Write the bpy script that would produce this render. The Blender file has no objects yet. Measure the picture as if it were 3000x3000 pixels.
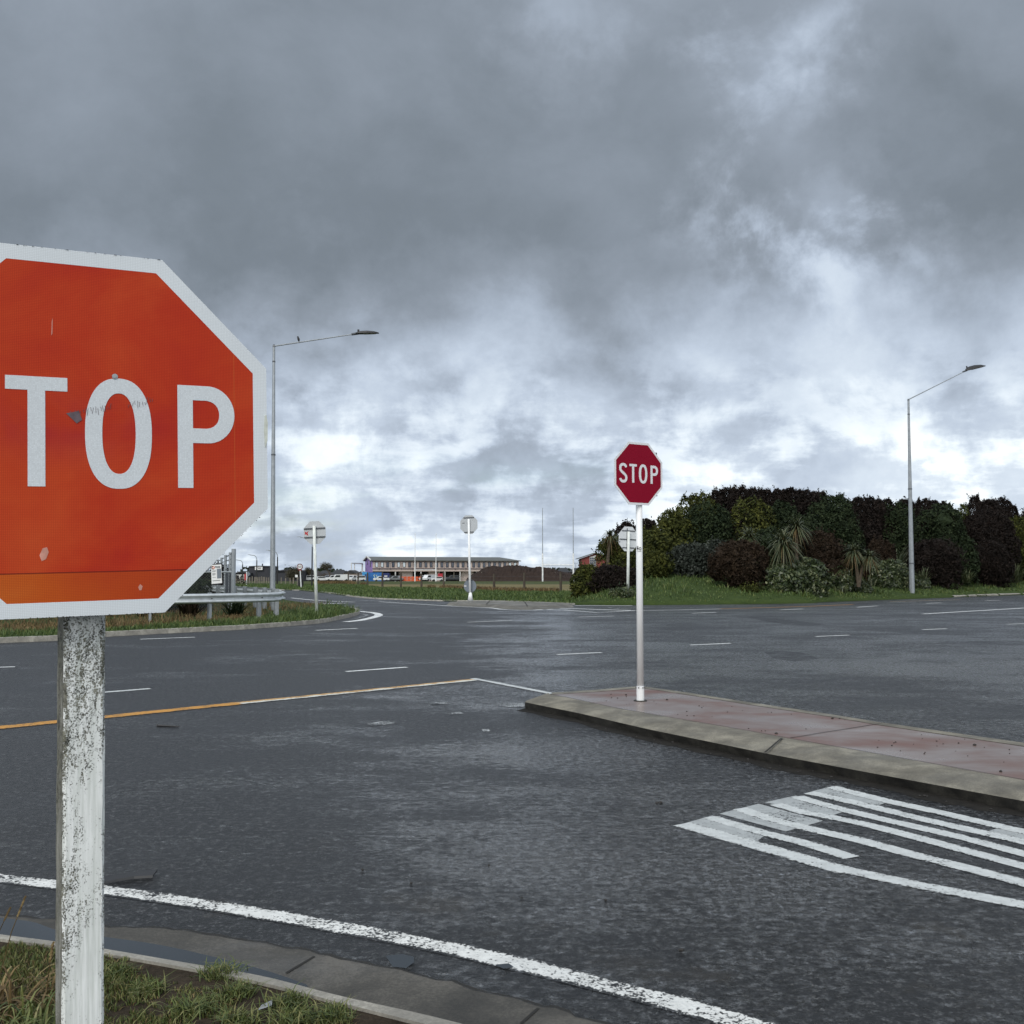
import bpy, bmesh, math, random
import numpy as np
from mathutils import Vector, Matrix, Euler
from mathutils.geometry import tessellate_polygon
random.seed(7); RNG = np.random.default_rng(11)
SC = bpy.context.scene
R = math.radians
# ------------------------------------------------------------ camera
H = 1.65
PITCH = math.atan(175 / 3000)
cam_d = bpy.data.cameras.new('camera'); cam = bpy.data.objects.new('camera', cam_d)
SC.collection.objects.link(cam); SC.camera = cam
cam_d.sensor_width = 36; cam_d.lens = 36; cam_d.clip_end = 6000; cam_d.clip_start = 0.05
cam.location = (0, 0, H); cam.rotation_euler = (math.pi / 2 + PITCH, 0, 0)
# ------------------------------------------------------------ world
SUN_EL, SUN_AZ = R(40), R(208)          # azimuth clockwise from +Y
W = bpy.data.worlds.new('World'); SC.world = W; W.use_nodes = True
nt = W.node_tree; nt.nodes.clear()
def N(nt, t, **kw):
    n = nt.nodes.new(t)
    for k, v in kw.items():
        if k.startswith('i_'):
            n.inputs[int(k[2:])].default_value = v
        else: setattr(n, k, v)
    return n
def lk(nt, a, b): nt.links.new(a, b)
def mth(nt, op, a, b=None, c=None, clamp=False):
    n = nt.nodes.new('ShaderNodeMath'); n.operation = op; n.use_clamp = clamp
    for i, v in enumerate((a, b, c)):
        if v is None: continue
        if isinstance(v, (int, float)): n.inputs[i].default_value = v
        else: nt.links.new(v, n.inputs[i])
    return n.outputs[0]
def vmth(nt, op, a, b=None, s=None):
    n = nt.nodes.new('ShaderNodeVectorMath'); n.operation = op
    for i, v in enumerate((a, b)):
        if v is None: continue
        if isinstance(v, (tuple, list)): n.inputs[i].default_value = v
        else: nt.links.new(v, n.inputs[i])
    if s is not None:
        if isinstance(s, (int, float)): n.inputs['Scale'].default_value = s
        else: nt.links.new(s, n.inputs['Scale'])
    return n
def mrange(nt, v, a, b, c=0.0, d=1.0, typ='SMOOTHSTEP'):
    n = nt.nodes.new('ShaderNodeMapRange'); n.interpolation_type = typ
    nt.links.new(v, n.inputs[0])
    n.inputs[1].default_value = a; n.inputs[2].default_value = b
    n.inputs[3].default_value = c; n.inputs[4].default_value = d
    return n.outputs[0]
def ramp(nt, v, stops, interp='LINEAR'):
    n = nt.nodes.new('ShaderNodeValToRGB'); cr = n.color_ramp; cr.interpolation = interp
    while len(cr.elements) < len(stops): cr.elements.new(0.5)
    for e, (p, c) in zip(cr.elements, stops):
        e.position = p
        e.color = (c, c, c, 1) if isinstance(c, (int, float)) else (c[0], c[1], c[2], 1)
    nt.links.new(v, n.inputs[0]); return n.outputs[0]
def noise(nt, vec, scale, detail=4, rough=0.5, dist=0.0, out=0):
    n = nt.nodes.new('ShaderNodeTexNoise')
    n.inputs['Scale'].default_value = scale; n.inputs['Detail'].default_value = detail
    n.inputs['Roughness'].default_value = rough; n.inputs['Distortion'].default_value = dist
    if vec is not None: nt.links.new(vec, n.inputs['Vector'])
    return n.outputs[out]
def mixc(nt, f, a, b, typ='MIX'):
    n = nt.nodes.new('ShaderNodeMix'); n.data_type = 'RGBA'; n.blend_type = typ
    for sock, v in ((n.inputs[0], f), (n.inputs[6], a), (n.inputs[7], b)):
        if isinstance(v, (int, float)): sock.default_value = v
        elif isinstance(v, tuple): sock.default_value = (v[0], v[1], v[2], 1)
        else: nt.links.new(v, sock)
    return n.outputs[2]
def pxdir(px, py):
    v = Vector(((px-1500)/3000, math.cos(PITCH)-(1500-py)/3000*math.sin(PITCH), math.sin(PITCH)+(1500-py)/3000*math.cos(PITCH)))
    return v
tc = N(nt, 'ShaderNodeTexCoord'); D = tc.outputs['Generated']
warp = noise(nt, D, 3.4, 7, 0.62, out=1)
wv = vmth(nt, 'SUBTRACT', warp, (0.5, 0.5, 0.5)).outputs[0]
Dw = vmth(nt, 'NORMALIZE', vmth(nt, 'ADD', D, vmth(nt, 'SCALE', wv, s=0.30).outputs[0]).outputs[0]).outputs[0]
sep = N(nt, 'ShaderNodeSeparateXYZ'); lk(nt, D, sep.inputs[0])
sepw = N(nt, 'ShaderNodeSeparateXYZ'); lk(nt, Dw, sepw.inputs[0])
zw = sepw.outputs[2]
base = ramp(nt, zw, [(0.0, .80), (.045, .80), (.09, .765), (.15, .715), (.21, .63), (.265, .54), (.32, .475), (.46, .50), (.62, .66), (1.0, .80)])
BL = [(2330, 520, 330, .12), (2560, 800, 520, .10), (2180, 160, 260, .08), (1720, 60, 260, .09), (2360, 30, 200, .10), (2860, 430, 420, -.055),
      (1500, 560, 520, -.04), (900, 700, 620, -.025), (2400, 1050, 420, .05), (2950, 1150, 260, -.05), (150, 150, 500, .02),
      (1250, 1230, 230, .04), (1750, 980, 260, -.03), (2150, 1330, 260, .05), (1050, 1350, 220, .04), (1650, 1480, 260, -.05), (1150, 950, 300, -.02)]
cur = base
for px, py, r, a in BL:
    c = pxdir(px, py).normalized()
    dd = vmth(nt, 'DISTANCE', Dw, tuple(c)).outputs['Value']
    cur = mth(nt, 'ADD', cur, mrange(nt, dd, 0.0, r/3000*0.92, a, 0.0))
# layered cloud detail, projected on a cloud deck
den = mth(nt, 'ADD', mth(nt, 'MAXIMUM', sep.outputs[2], 0.0), 0.60)
comb = N(nt, 'ShaderNodeCombineXYZ')
lk(nt, mth(nt, 'DIVIDE', sep.outputs[0], den), comb.inputs[0]); lk(nt, mth(nt, 'DIVIDE', sep.outputs[1], den), comb.inputs[1])
n1 = noise(nt, vmth(nt, 'MULTIPLY', D, (1, 1, 1.3)).outputs[0], 3.6, 9, 0.54, 0.2)
n2 = noise(nt, comb.outputs[0], 3.0, 9, 0.52, 0.15)
n3 = noise(nt, vmth(nt, 'MULTIPLY', D, (1, 1, 1.3)).outputs[0], 9.0, 8, 0.6, 0.25)
amp = mrange(nt, sep.outputs[2], 0.12, 0.34, 1.05, 0.32)
puff = mth(nt, 'ADD', mth(nt, 'MULTIPLY', mth(nt, 'SUBTRACT', n1, .5), .55), mth(nt, 'MULTIPLY', mth(nt, 'SUBTRACT', n2, .5), .30))
puff = mth(nt, 'ADD', puff, mth(nt, 'MULTIPLY', mth(nt, 'SUBTRACT', n3, .5), .36))
cur = mth(nt, 'ADD', cur, mth(nt, 'MULTIPLY', puff, amp))
# flat-based cumulus rows low over the horizon, and torn bright rifts higher up
den2 = mth(nt, 'ADD', mth(nt, 'MAXIMUM', sep.outputs[2], 0.0), 0.14)
comb2 = N(nt, 'ShaderNodeCombineXYZ')
lk(nt, mth(nt, 'DIVIDE', sep.outputs[0], den2), comb2.inputs[0]); lk(nt, mth(nt, 'DIVIDE', sep.outputs[1], den2), comb2.inputs[1])
cu = noise(nt, comb2.outputs[0], 2.1, 9, 0.58, 0.1)
cu2 = noise(nt, vmth(nt, 'MULTIPLY', D, (1, 1, 1.25)).outputs[0], 11.0, 10, 0.6, 0.15)
cm = mth(nt, 'ADD', mth(nt, 'MULTIPLY', cu, .35), mth(nt, 'MULTIPLY', cu2, .65))
cur = mth(nt, 'ADD', cur, mth(nt, 'MULTIPLY', mrange(nt, cm, .45, .58, -.075, .125), mrange(nt, sep.outputs[2], .25, .10)))
rift = noise(nt, D, 7.0, 9, 0.62, 0.2)
rl = vmth(nt, 'DISTANCE', Dw, tuple(pxdir(2400, 560).normalized())).outputs['Value']
rl2 = vmth(nt, 'DISTANCE', Dw, tuple(pxdir(2180, 150).normalized())).outputs['Value']
rm = mth(nt, 'MAXIMUM', mrange(nt, rl, .04, .17, 1, 0), mrange(nt, rl2, .02, .12, .5, 0))
cur = mth(nt, 'ADD', cur, mth(nt, 'MULTIPLY', mrange(nt, rift, .46, .64, .0, .17), rm))
back = mrange(nt, sep.outputs[1], 0.20, -0.5, 0.0, 0.46)  # brightness added to the unseen sky behind, lighting camera-facing whites
cur = mth(nt, 'ADD', cur, back)
ccol = ramp(nt, cur, [(.36, (.110, .131, .153)), (.46, (.145, .171, .202)), (.55, (.204, .237, .282)), (.63, (.285, .332, .400)), (.72, (.39, .45, .535)), (.81, (.50, .565, .64)), (.90, (.63, .69, .74)), (1.0, (.80, .82, .82))])
sky = N(nt, 'ShaderNodeTexSky'); sky.sky_type = 'NISHITA'; sky.sun_disc = False
sky.sun_elevation = SUN_EL; sky.sun_rotation = SUN_AZ
b1 = N(nt, 'ShaderNodeBackground'); lk(nt, sky.outputs[0], b1.inputs[0]); b1.inputs[1].default_value = 0.12
b2 = N(nt, 'ShaderNodeBackground'); lk(nt, ccol, b2.inputs[0]); b2.inputs[1].default_value = 1.42
gap = noise(nt, vmth(nt, 'MULTIPLY', comb.outputs[0], (.8, 1.6, 1)).outputs[0], 1.7, 7, 0.6, 0.2)
gm = mth(nt, 'MULTIPLY', mrange(nt, gap, .50, .62), mrange(nt, sep.outputs[2], .13, .05, 0.0, 0.55))
cover = mth(nt, 'SUBTRACT', 1.0, gm)
mx = N(nt, 'ShaderNodeMixShader'); lk(nt, cover, mx.inputs[0]); lk(nt, b1.outputs[0], mx.inputs[1]); lk(nt, b2.outputs[0], mx.inputs[2])
ow = N(nt, 'ShaderNodeOutputWorld'); lk(nt, mx.outputs[0], ow.inputs[0])
W.cycles.sampling_method = 'MANUAL'; W.cycles.sample_map_resolution = 512
# ------------------------------------------------------------ sun, exposure
sd = bpy.data.lights.new('sun', 'SUN'); sd.energy = 1.5; sd.angle = R(20); sd.color = (1, .96, .9)
so = bpy.data.objects.new('sun', sd); SC.collection.objects.link(so)
sv = Vector((math.sin(SUN_AZ)*math.cos(SUN_EL), math.cos(SUN_AZ)*math.cos(SUN_EL), math.sin(SUN_EL)))
so.rotation_euler = sv.to_track_quat('Z', 'Y').to_euler(); so.location = (0, -10, 30)
SC.view_settings.view_transform = 'Standard'; SC.view_settings.look = 'None'
SC.view_settings.exposure = 0; SC.view_settings.gamma = 1; SC.view_settings.use_curve_mapping = False
try: SC.cycles.max_bounces = 5; SC.cycles.caustics_reflective = False; SC.cycles.caustics_refractive = False
except Exception: pass

# ------------------------------------------------------------ coordinates of the photograph -> places on the ground
def U(px, py, z=0.0):
    v = pxdir(px, py); t = (z-H)/v.z
    return Vector((v.x*t, v.y*t, z))
def UY(px, py, Y):
    v = pxdir(px, py); t = Y/v.y
    return Vector((v.x*t, Y, H+v.z*t))
def dip(y):
    t = min(max((y-180)/190, 0), 1)
    return -1.75*t

# ------------------------------------------------------------ mesh helpers
COL = SC.collection
class MB:
    def __init__(s): s.v = []; s.f = []; s.m = Matrix.Identity(4)
    def add(s, vs, fs):
        o = len(s.v); s.v += [s.m @ Vector(p) for p in vs]; s.f += [tuple(i+o for i in f) for f in fs]
    def box(s, c, d, rot=None):
        x, y, z = (k/2 for k in d); M = Matrix.Translation(c)
        if rot: M = M @ Euler(rot).to_matrix().to_4x4()
        vs = [M @ Vector((a*x, b*y, e*z)) for a in (-1, 1) for b in (-1, 1) for e in (-1, 1)]
        s.add(vs, [(0,1,3,2), (4,6,7,5), (0,4,5,1), (2,3,7,6), (0,2,6,4), (1,5,7,3)]); return s
    def tube(s, p0, p1, r0, r1=None, n=10, cap=True):
        r1 = r0 if r1 is None else r1
        p0, p1 = Vector(p0), Vector(p1); q = (p1-p0).to_track_quat('Z', 'Y')
        vs = []
        for p, r in ((p0, r0), (p1, r1)):
            for i in range(n):
                a = 2*math.pi*(i+.5)/n; vs.append(p + q @ Vector((r*math.cos(a), r*math.sin(a), 0)))
        fs = [(i, (i+1) % n, n+(i+1) % n, n+i) for i in range(n)]
        if cap: fs += [tuple(range(n-1, -1, -1)), tuple(range(n, 2*n))]
        s.add(vs, fs); return s
    def path(s, pts, r, n=8):
        for a, b in zip(pts[:-1], pts[1:]): s.tube(a, b, r if not isinstance(r, (list, tuple)) else r[0], None, n)
        return s
    def prism(s, poly, y0, y1, hole=None):
        # polygon in local xz, extruded along y (y0 front, y1 back)
        loops = [[Vector((p[0], p[1], 0)) for p in poly]]
        if hole: loops.append([Vector((p[0], p[1], 0)) for p in hole])
        tris = tessellate_polygon(loops)
        allp = [p for l in loops for p in l]
        n = len(allp)
        vs = [(p.x, y0, p.y) for p in allp] + [(p.x, y1, p.y) for p in allp]
        fs = [tuple(t) for t in tris] + [tuple(n+i for i in reversed(t)) for t in tris]
        o = 0
        for l in loops:
            k = len(l)
            fs += [(o+i, o+(i+1) % k, n+o+(i+1) % k, n+o+i) for i in range(k)]
            o += k
        s.add(vs, fs); return s
    def strip(s, A, B):
        o = len(A); s.add(list(A)+list(B), [(i, i+1, o+i+1, o+i) for i in range(o-1)]); return s
    def poly(s, pts):
        tris = tessellate_polygon([[Vector((p[0], p[1], 0)) for p in pts]])
        fs = []
        for t in tris:
            a, b, c = (Vector(pts[i]) for i in t)
            fs.append(tuple(t) if (b-a).cross(c-a).z > 0 else tuple(reversed(t)))
        s.add(pts, fs); return s
    def ribbon(s, pts, w, y0, y1, closed=False):
        # constant-width stroke in local xz, extruded in y
        n = len(pts); L = []; Rr = []
        for i in range(n):
            p = Vector(pts[i])
            a = Vector(pts[i-1]) if (i > 0 or closed) else p
            b = Vector(pts[(i+1) % n]) if (i < n-1 or closed) else p
            d = (b-a).normalized(); nn = Vector((-d.y, d.x))
            L.append(p+nn*w/2); Rr.append(p-nn*w/2)
        k = n if closed else n-1
        for i in range(k):
            j = (i+1) % n
            q = [L[i], L[j], Rr[j], Rr[i]]
            vs = [(p.x, y0, p.y) for p in q]+[(p.x, y1, p.y) for p in q]
            s.add(vs, [(0,3,2,1), (4,5,6,7), (0,1,5,4), (3,7,6,2)] + ([] if closed else [(0,4,7,3), (1,2,6,5)]))
        return s
    def obj(s, name, mat, parent=None, smooth=False, recalc=True, bevel=0):
        me = bpy.data.meshes.new(name); me.from_pydata([tuple(v) for v in s.v], [], s.f); me.update()
        if recalc:
            b = bmesh.new(); b.from_mesh(me); bmesh.ops.remove_doubles(b, verts=b.verts, dist=1e-5)
            bmesh.ops.recalc_face_normals(b, faces=b.faces); b.to_mesh(me); b.free()
        if mat: me.materials.append(mat)
        o = bpy.data.objects.new(name, me); COL.objects.link(o)
        if parent: o.parent = parent
        if smooth: me.shade_smooth()
        if bevel:
            m = o.modifiers.new('bevel', 'BEVEL'); m.width = bevel; m.segments = 2; m.limit_method = 'ANGLE'
        return o
def arr_obj(name, V, F, mat, parent=None, smooth=False):
    me = bpy.data.meshes.new(name); nf, k = F.shape
    me.vertices.add(len(V)); me.vertices.foreach_set('co', V.astype(np.float32).ravel())
    me.loops.add(nf*k); me.loops.foreach_set('vertex_index', F.astype(np.int32).ravel())
    me.polygons.add(nf); me.polygons.foreach_set('loop_start', np.arange(nf, dtype=np.int32)*k)
    me.update(calc_edges=True); me.validate()
    if mat: me.materials.append(mat)
    o = bpy.data.objects.new(name, me); COL.objects.link(o)
    if parent: o.parent = parent
    if smooth: me.shade_smooth()
    return o
def tag(o, label=None, cat=None, group=None, kind=None):
    if label: o['label'] = label
    if cat: o['category'] = cat
    if group: o['group'] = group
    if kind: o['kind'] = kind
    return o
def empty(name, loc=(0,0,0), rot=(0,0,0), label=None, cat=None, group=None, kind=None):
    o = bpy.data.objects.new(name, None); COL.objects.link(o); o.location = loc; o.rotation_euler = rot
    o.empty_display_size = .2
    return tag(o, label, cat, group, kind)
def struct(o, label=None): o['kind'] = 'structure'; o['label'] = label or o.name.replace('_', ' '); o['category'] = o.name.split('.')[0].replace('_', ' '); return o

# ------------------------------------------------------------ materials
def newmat(name):
    m = bpy.data.materials.new(name); m.use_nodes = True; t = m.node_tree; t.nodes.clear()
    out = t.nodes.new('ShaderNodeOutputMaterial'); return m, t, out
def bsdf(t, col=None, rough=.6, metal=0.0, spec=.5, normal=None):
    b = t.nodes.new('ShaderNodeBsdfPrincipled')
    for s, v in (('Base Color', col), ('Roughness', rough), ('Metallic', metal), ('Specular IOR Level', spec), ('Normal', normal)):
        if v is None: continue
        if isinstance(v, tuple): b.inputs[s].default_value = (v[0], v[1], v[2], 1)
        elif isinstance(v, (int, float)): b.inputs[s].default_value = v
        else: t.links.new(v, b.inputs[s])
    return b
def bump(t, h, dist=.01, strength=1.0):
    n = t.nodes.new('ShaderNodeBump'); n.inputs['Distance'].default_value = dist; n.inputs['Strength'].default_value = strength
    t.links.new(h, n.inputs['Height']); return n.outputs[0]
def simple(name, col, rough=.6, metal=0.0, var=.25, scale=3.0, bumpd=0.0, spec=.5, coord='Object', stretch=(1,1,1)):
    m, t, out = newmat(name)
    tcn = t.nodes.new('ShaderNodeTexCoord'); v = vmth(t, 'MULTIPLY', tcn.outputs[coord], stretch).outputs[0]
    n = noise(t, v, scale, 6, .6)
    dark = tuple(c*(1-var) for c in col); lite = tuple(min(1, c*(1+var*.6)) for c in col)
    c = ramp(t, n, [(.3, dark), (.7, lite)])
    nm = bump(t, noise(t, v, scale*6, 4), bumpd) if bumpd else None
    b = bsdf(t, c, rough, metal, spec, nm); t.links.new(b.outputs[0], out.inputs[0]); return m
def voro(t, vec, scale, feat='F1', out=0, rnd=1.0):
    n = t.nodes.new('ShaderNodeTexVoronoi'); n.feature = feat; n.inputs['Scale'].default_value = scale
    n.inputs['Randomness'].default_value = rnd
    t.links.new(vec, n.inputs['Vector']); return n.outputs[out]

def asphalt_nodes(t):
    """wet chip-seal: returns (shader, chip height)"""
    g = t.nodes.new('ShaderNodeTexCoord'); P = g.outputs['Object']
    s = t.nodes.new('ShaderNodeSeparateXYZ'); t.links.new(P, s.inputs[0])
    chip = voro(t, P, 88); cell = voro(t, P, 88, out=1)
    fine = noise(t, P, 19, 7, .84)
    lum = t.nodes.new('ShaderNodeRGBToBW'); t.links.new(cell, lum.inputs[0])
    rowv = vmth(t, 'MULTIPLY', P, (.55, .9, 1)).outputs[0]
    wet1 = noise(t, rowv, .55, 6, .62, .4)
    wet2 = noise(t, vmth(t, 'MULTIPLY', P, (.8, 1.2, 1)).outputs[0], 2.3, 9, .72, .2)
    wet3 = noise(t, P, 11, 4, .6)
    wet = mth(t, 'ADD', mth(t, 'MULTIPLY', wet1, .55), mth(t, 'ADD', mth(t, 'MULTIPLY', wet2, .33), mth(t, 'MULTIPLY', wet3, .12)))
    # the wheel tracks to the right stay wetter than the seal under the near sign
    side = mrange(t, mth(t, 'SUBTRACT', s.outputs[0], mth(t, 'MULTIPLY', s.outputs[1], .02)), -3.2, 1.2, -.075, .035)
    for cx, cy, r, a in ((.3, 9.6, 2.0, .07), (7.5, 19, 6, .07), (-.4, 12.6, 1.4, .06), (2.0, 7.4, 1.7, .06), (11, 16, 5, .05), (-1.6, 10.5, 1.6, .05), (.2, 6.2, 1.6, .05), (1.5, 5.2, 1.5, .04), (2, 24, 5, .04)):
        dd = vmth(t, 'DISTANCE', P, (cx, cy, 0)).outputs['Value']
        side = mth(t, 'ADD', side, mrange(t, dd, 0, r, a, 0))
    wet = mth(t, 'ADD', wet, side)
    grain = mth(t, 'MULTIPLY', mth(t, 'SUBTRACT', noise(t, vmth(t, 'MULTIPLY', P, (.7, 1, 1)).outputs[0], 15, 7, .84), .5), .80)
    wm = mrange(t, mth(t, 'ADD', wet, grain), .49, .60)
    pud = mrange(t, mth(t, 'ADD', wet, mth(t, 'MULTIPLY', mth(t, 'SUBTRACT', chip, .35), -.04)), .655, .70)
    film = mth(t, 'MULTIPLY', mrange(t, noise(t, vmth(t, 'MULTIPLY', P, (.7, 1, 1)).outputs[0], 24, 6, .8), .50, .56), mrange(t, wet, .43, .55))
    pud = mth(t, 'MAXIMUM', pud, film)
    tone = mth(t, 'ADD', mth(t, 'MULTIPLY', lum.outputs[0], .14), mth(t, 'MULTIPLY', fine, .86))
    c = ramp(t, tone, [(.42, (.005, .006, .007)), (.49, (.014, .015, .017)), (.545, (.052, .054, .057)), (.60, (.22, .225, .23))])  # palest stop: light stones, with glint specks painted into the colour
    big = noise(t, P, 17, 5, .7); c = mixc(t, mrange(t, big, .40, .62, .55, 0.0), c, (.010, .011, .013))
    patch = noise(t, vmth(t, 'MULTIPLY', P, (.6, 1, 1)).outputs[0], .9, 5, .6)
    c = mixc(t, mrange(t, patch, .38, .66, 0.0, .45), c, (.026, .028, .032))
    dirt = noise(t, P, 1.3, 6, .65)
    dsel = mth(t, 'MULTIPLY', mrange(t, dirt, .55, .68, 0, .7), mrange(t, s.outputs[1], 7.0, 5.0))
    c = mixc(t, dsel, c, (.045, .038, .028))
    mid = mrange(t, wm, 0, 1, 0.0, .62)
    c = mixc(t, mth(t, 'MULTIPLY', mid, mrange(t, fine, .49, .55)), c, (.28, .30, .33))  # pale dried chips, plus wet glints painted as lighter colour
    fa = mrange(t, s.outputs[1], 3, 40, 1.0, .35)
    h = mth(t, 'ADD', mth(t, 'ADD', mth(t, 'MULTIPLY', chip, -.35), mth(t, 'MULTIPLY', fine, 2.6)), mth(t, 'MULTIPLY', big, .9))
    h = mth(t, 'MULTIPLY', h, mth(t, 'SUBTRACT', 1.0, mth(t, 'MULTIPLY', pud, .92)))
    nb = t.nodes.new('ShaderNodeBump'); t.links.new(h, nb.inputs['Height']); nb.inputs['Distance'].default_value = .020
    t.links.new(fa, nb.inputs['Strength'])
    rg = mth(t, 'SUBTRACT', mrange(t, s.outputs[1], 3, 30, .40, .50), mth(t, 'MULTIPLY', wm, .17)); rg = mth(t, 'MULTIPLY', rg, mth(t, 'SUBTRACT', 1.0, mth(t, 'MULTIPLY', pud, .72)))
    sp = mth(t, 'ADD', .34, mth(t, 'MULTIPLY', wm, .70))
    b = bsdf(t, c, rg, 0, sp, nb.outputs[0])
    return b.outputs[0], h, P
M = {}
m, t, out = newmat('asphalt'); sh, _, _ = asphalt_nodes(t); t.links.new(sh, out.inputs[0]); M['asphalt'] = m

def paint(name, col, wear=.45, edge=.5, col2=None):
    """road paint sitting on the stone chips: worn through by noise, ragged toward the edges (UV.y across)"""
    m, t, out = newmat(name); sh, h, P = asphalt_nodes(t)
    n1 = noise(t, P, 38, 5, .75); n2 = noise(t, P, 3.5, 5, .6); ch = voro(t, P, 75)
    uv = t.nodes.new('ShaderNodeUVMap'); s = t.nodes.new('ShaderNodeSeparateXYZ'); t.links.new(uv.outputs[0], s.inputs[0])
    e = mth(t, 'ABSOLUTE', mth(t, 'SUBTRACT', s.outputs[1], .5))
    k = mth(t, 'ADD', mth(t, 'MULTIPLY', n1, .62), mth(t, 'MULTIPLY', n2, .38))
    k = mth(t, 'ADD', k, mth(t, 'MULTIPLY', ch, -.16))
    k = mth(t, 'SUBTRACT', k, mrange(t, e, .28, .5, 0, edge))
    msk = mrange(t, k, wear-.05, wear+.03)
    c = ramp(t, noise(t, P, 14, 5, .7), [(.3, tuple(x*.72 for x in col)), (.65, col)])
    if col2: c = mixc(t, mrange(t, mth(t, 'ADD', s.outputs[1], mth(t, 'MULTIPLY', mth(t, 'SUBTRACT', n2, .5), 1.6)), .45, .6), c, col2)
    b = bsdf(t, c, .55, 0, .4, bump(t, ch, .003))
    mxs = t.nodes.new('ShaderNodeMixShader'); t.links.new(msk, mxs.inputs[0]); t.links.new(sh, mxs.inputs[1]); t.links.new(b.outputs[0], mxs.inputs[2])
    t.links.new(mxs.outputs[0], out.inputs[0]); return m
M['white_paint'] = paint('white_paint', (.60, .63, .63), .315, .10)
M['edge_paint'] = paint('edge_paint', (.78, .79, .77), .385, .18)
M['far_paint'] = paint('far_paint', (.80, .82, .82), .33, .08)
M['worn_paint'] = paint('worn_paint', (.40, .425, .43), .335, .05)
M['thin_paint'] = paint('thin_paint', (.60, .63, .64), .475, .15)
M['yellow_paint'] = paint('yellow_paint', (.60, .29, .045), .35, .12)
M['yellow_white_paint'] = paint('yellow_white_paint', (.62, .36, .12), .36, .12, (.62, .62, .56))

def concrete(name, a, b_, wet=0.0, scale=2.0, bd=.003):
    m, t, out = newmat(name); g = t.nodes.new('ShaderNodeTexCoord'); P = g.outputs['Object']
    n1 = noise(t, P, scale, 7, .65, .3); n2 = noise(t, P, 85, 5, .7)
    f = mth(t, 'ADD', mth(t, 'MULTIPLY', n1, .62), mth(t, 'MULTIPLY', n2, .38))
    c = ramp(t, f, [(.38, a), (.50, tuple((x+y)/2.3 for x, y in zip(a, b_))), (.60, b_)])
    w = mrange(t, noise(t, vmth(t, 'MULTIPLY', P, (.6, 1.3, 1)).outputs[0], 1.1, 5, .6, .4), .42, .62)
    r = mth(t, 'SUBTRACT', .8, mth(t, 'MULTIPLY', w, wet))
    bb = bsdf(t, c, r, 0, .4, bump(t, n2, bd, .6)); t.links.new(bb.outputs[0], out.inputs[0]); return m
M['kerb'] = concrete('kerb_concrete', (.095, .088, .072), (.27, .25, .20), .25, 2.8)
M['kerb_dark'] = concrete('kerb_face', (.006, .006, .006), (.040, .038, .032), .2, 6)  # near-black: shade under the lip painted in together with dirt
M['kerb_top'] = concrete('kerb_top', (.20, .19, .17), (.42, .40, .35), .1, 4)
M['gutter'] = concrete('gutter_concrete', (.040, .039, .036), (.120, .112, .098), .35, 2.2, .004)
M['far_island'] = concrete('island_concrete', (.075, .072, .062), (.21, .20, .175), .3, .8)
M['joint'] = simple('joint_dark', (.02, .019, .017), .9)  # dark tone of the joints and cracks
# wet red oxide concrete
m, t, out = newmat('red_concrete'); g = t.nodes.new('ShaderNodeTexCoord'); P = g.outputs['Object']
n1 = noise(t, vmth(t, 'MULTIPLY', P, (.8, 1.1, 1)).outputs[0], 1.0, 7, .55, .2); n2 = noise(t, P, 40, 4, .6)
c = ramp(t, n1, [(.34, (.140, .062, .046)), (.48, (.155, .105, .088)), (.66, (.160, .128, .112))])
rg = mrange(t, n1, .36, .60, .50, .27)
nb = bump(t, n2, .0012, .5)
bb = bsdf(t, c, rg, 0, .5, nb); t.links.new(bb.outputs[0], out.inputs[0]); M['red_concrete'] = m
# water standing in the gutter
m, t, out = newmat('gutter_water'); bb = bsdf(t, (.035, .042, .05), .06, 0, .5); t.links.new(bb.outputs[0], out.inputs[0]); M['water'] = m

def ground_mat(name, stops, scale, bd=.03, extra=None):
    m, t, out = newmat(name); g = t.nodes.new('ShaderNodeTexCoord'); P = g.outputs['Object']
    n1 = noise(t, P, scale, 8, .65, .3); n2 = noise(t, P, scale*9, 5, .7)
    f = mth(t, 'ADD', mth(t, 'MULTIPLY', n1, .6), mth(t, 'MULTIPLY', n2, .4))
    c = ramp(t, f, stops)
    if extra: c = extra(t, P, c)
    bb = bsdf(t, c, .95, 0, .15, bump(t, n2, bd, .8)); t.links.new(bb.outputs[0], out.inputs[0]); return m
def field_extra(t, P, c):
    s = t.nodes.new('ShaderNodeSeparateXYZ'); t.links.new(P, s.inputs[0])
    wob = mth(t, 'MULTIPLY', mth(t, 'SUBTRACT', noise(t, P, .035, 4, .6), .5), 30)
    y = mth(t, 'ADD', s.outputs[1], wob)
    band = mth(t, 'MULTIPLY', mrange(t, y, 84, 92), mrange(t, y, 146, 136))
    c = mixc(t, mth(t, 'MULTIPLY', band, mrange(t, noise(t, vmth(t, 'MULTIPLY', P, (.1, 1, 1)).outputs[0], .22, 4), .35, .6, .45, .95)), c, (.185, .150, .075))
    return c
M['field'] = ground_mat('field_grass', [(.3, (.038, .052, .018)), (.7, (.075, .088, .030))], .25, .05, field_extra)
M['soil'] = ground_mat('verge_soil', [(.35, (.022, .017, .012)), (.65, (.070, .054, .038))], 4.0, .03)
M['verge'] = ground_mat('verge_turf', [(.3, (.022, .040, .012)), (.7, (.055, .080, .022))], 1.5, .04)
M['dry'] = ground_mat('dry_turf', [(.3, (.06, .045, .02)), (.7, (.13, .10, .045))], 1.5, .04)
M['grit'] = ground_mat('wet_grit_shade', [(.35, (.010, .010, .010)), (.65, (.032, .029, .025))], 9.0, .01)  # grit colour deepened to carry painted shade below the kerb lip
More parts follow.
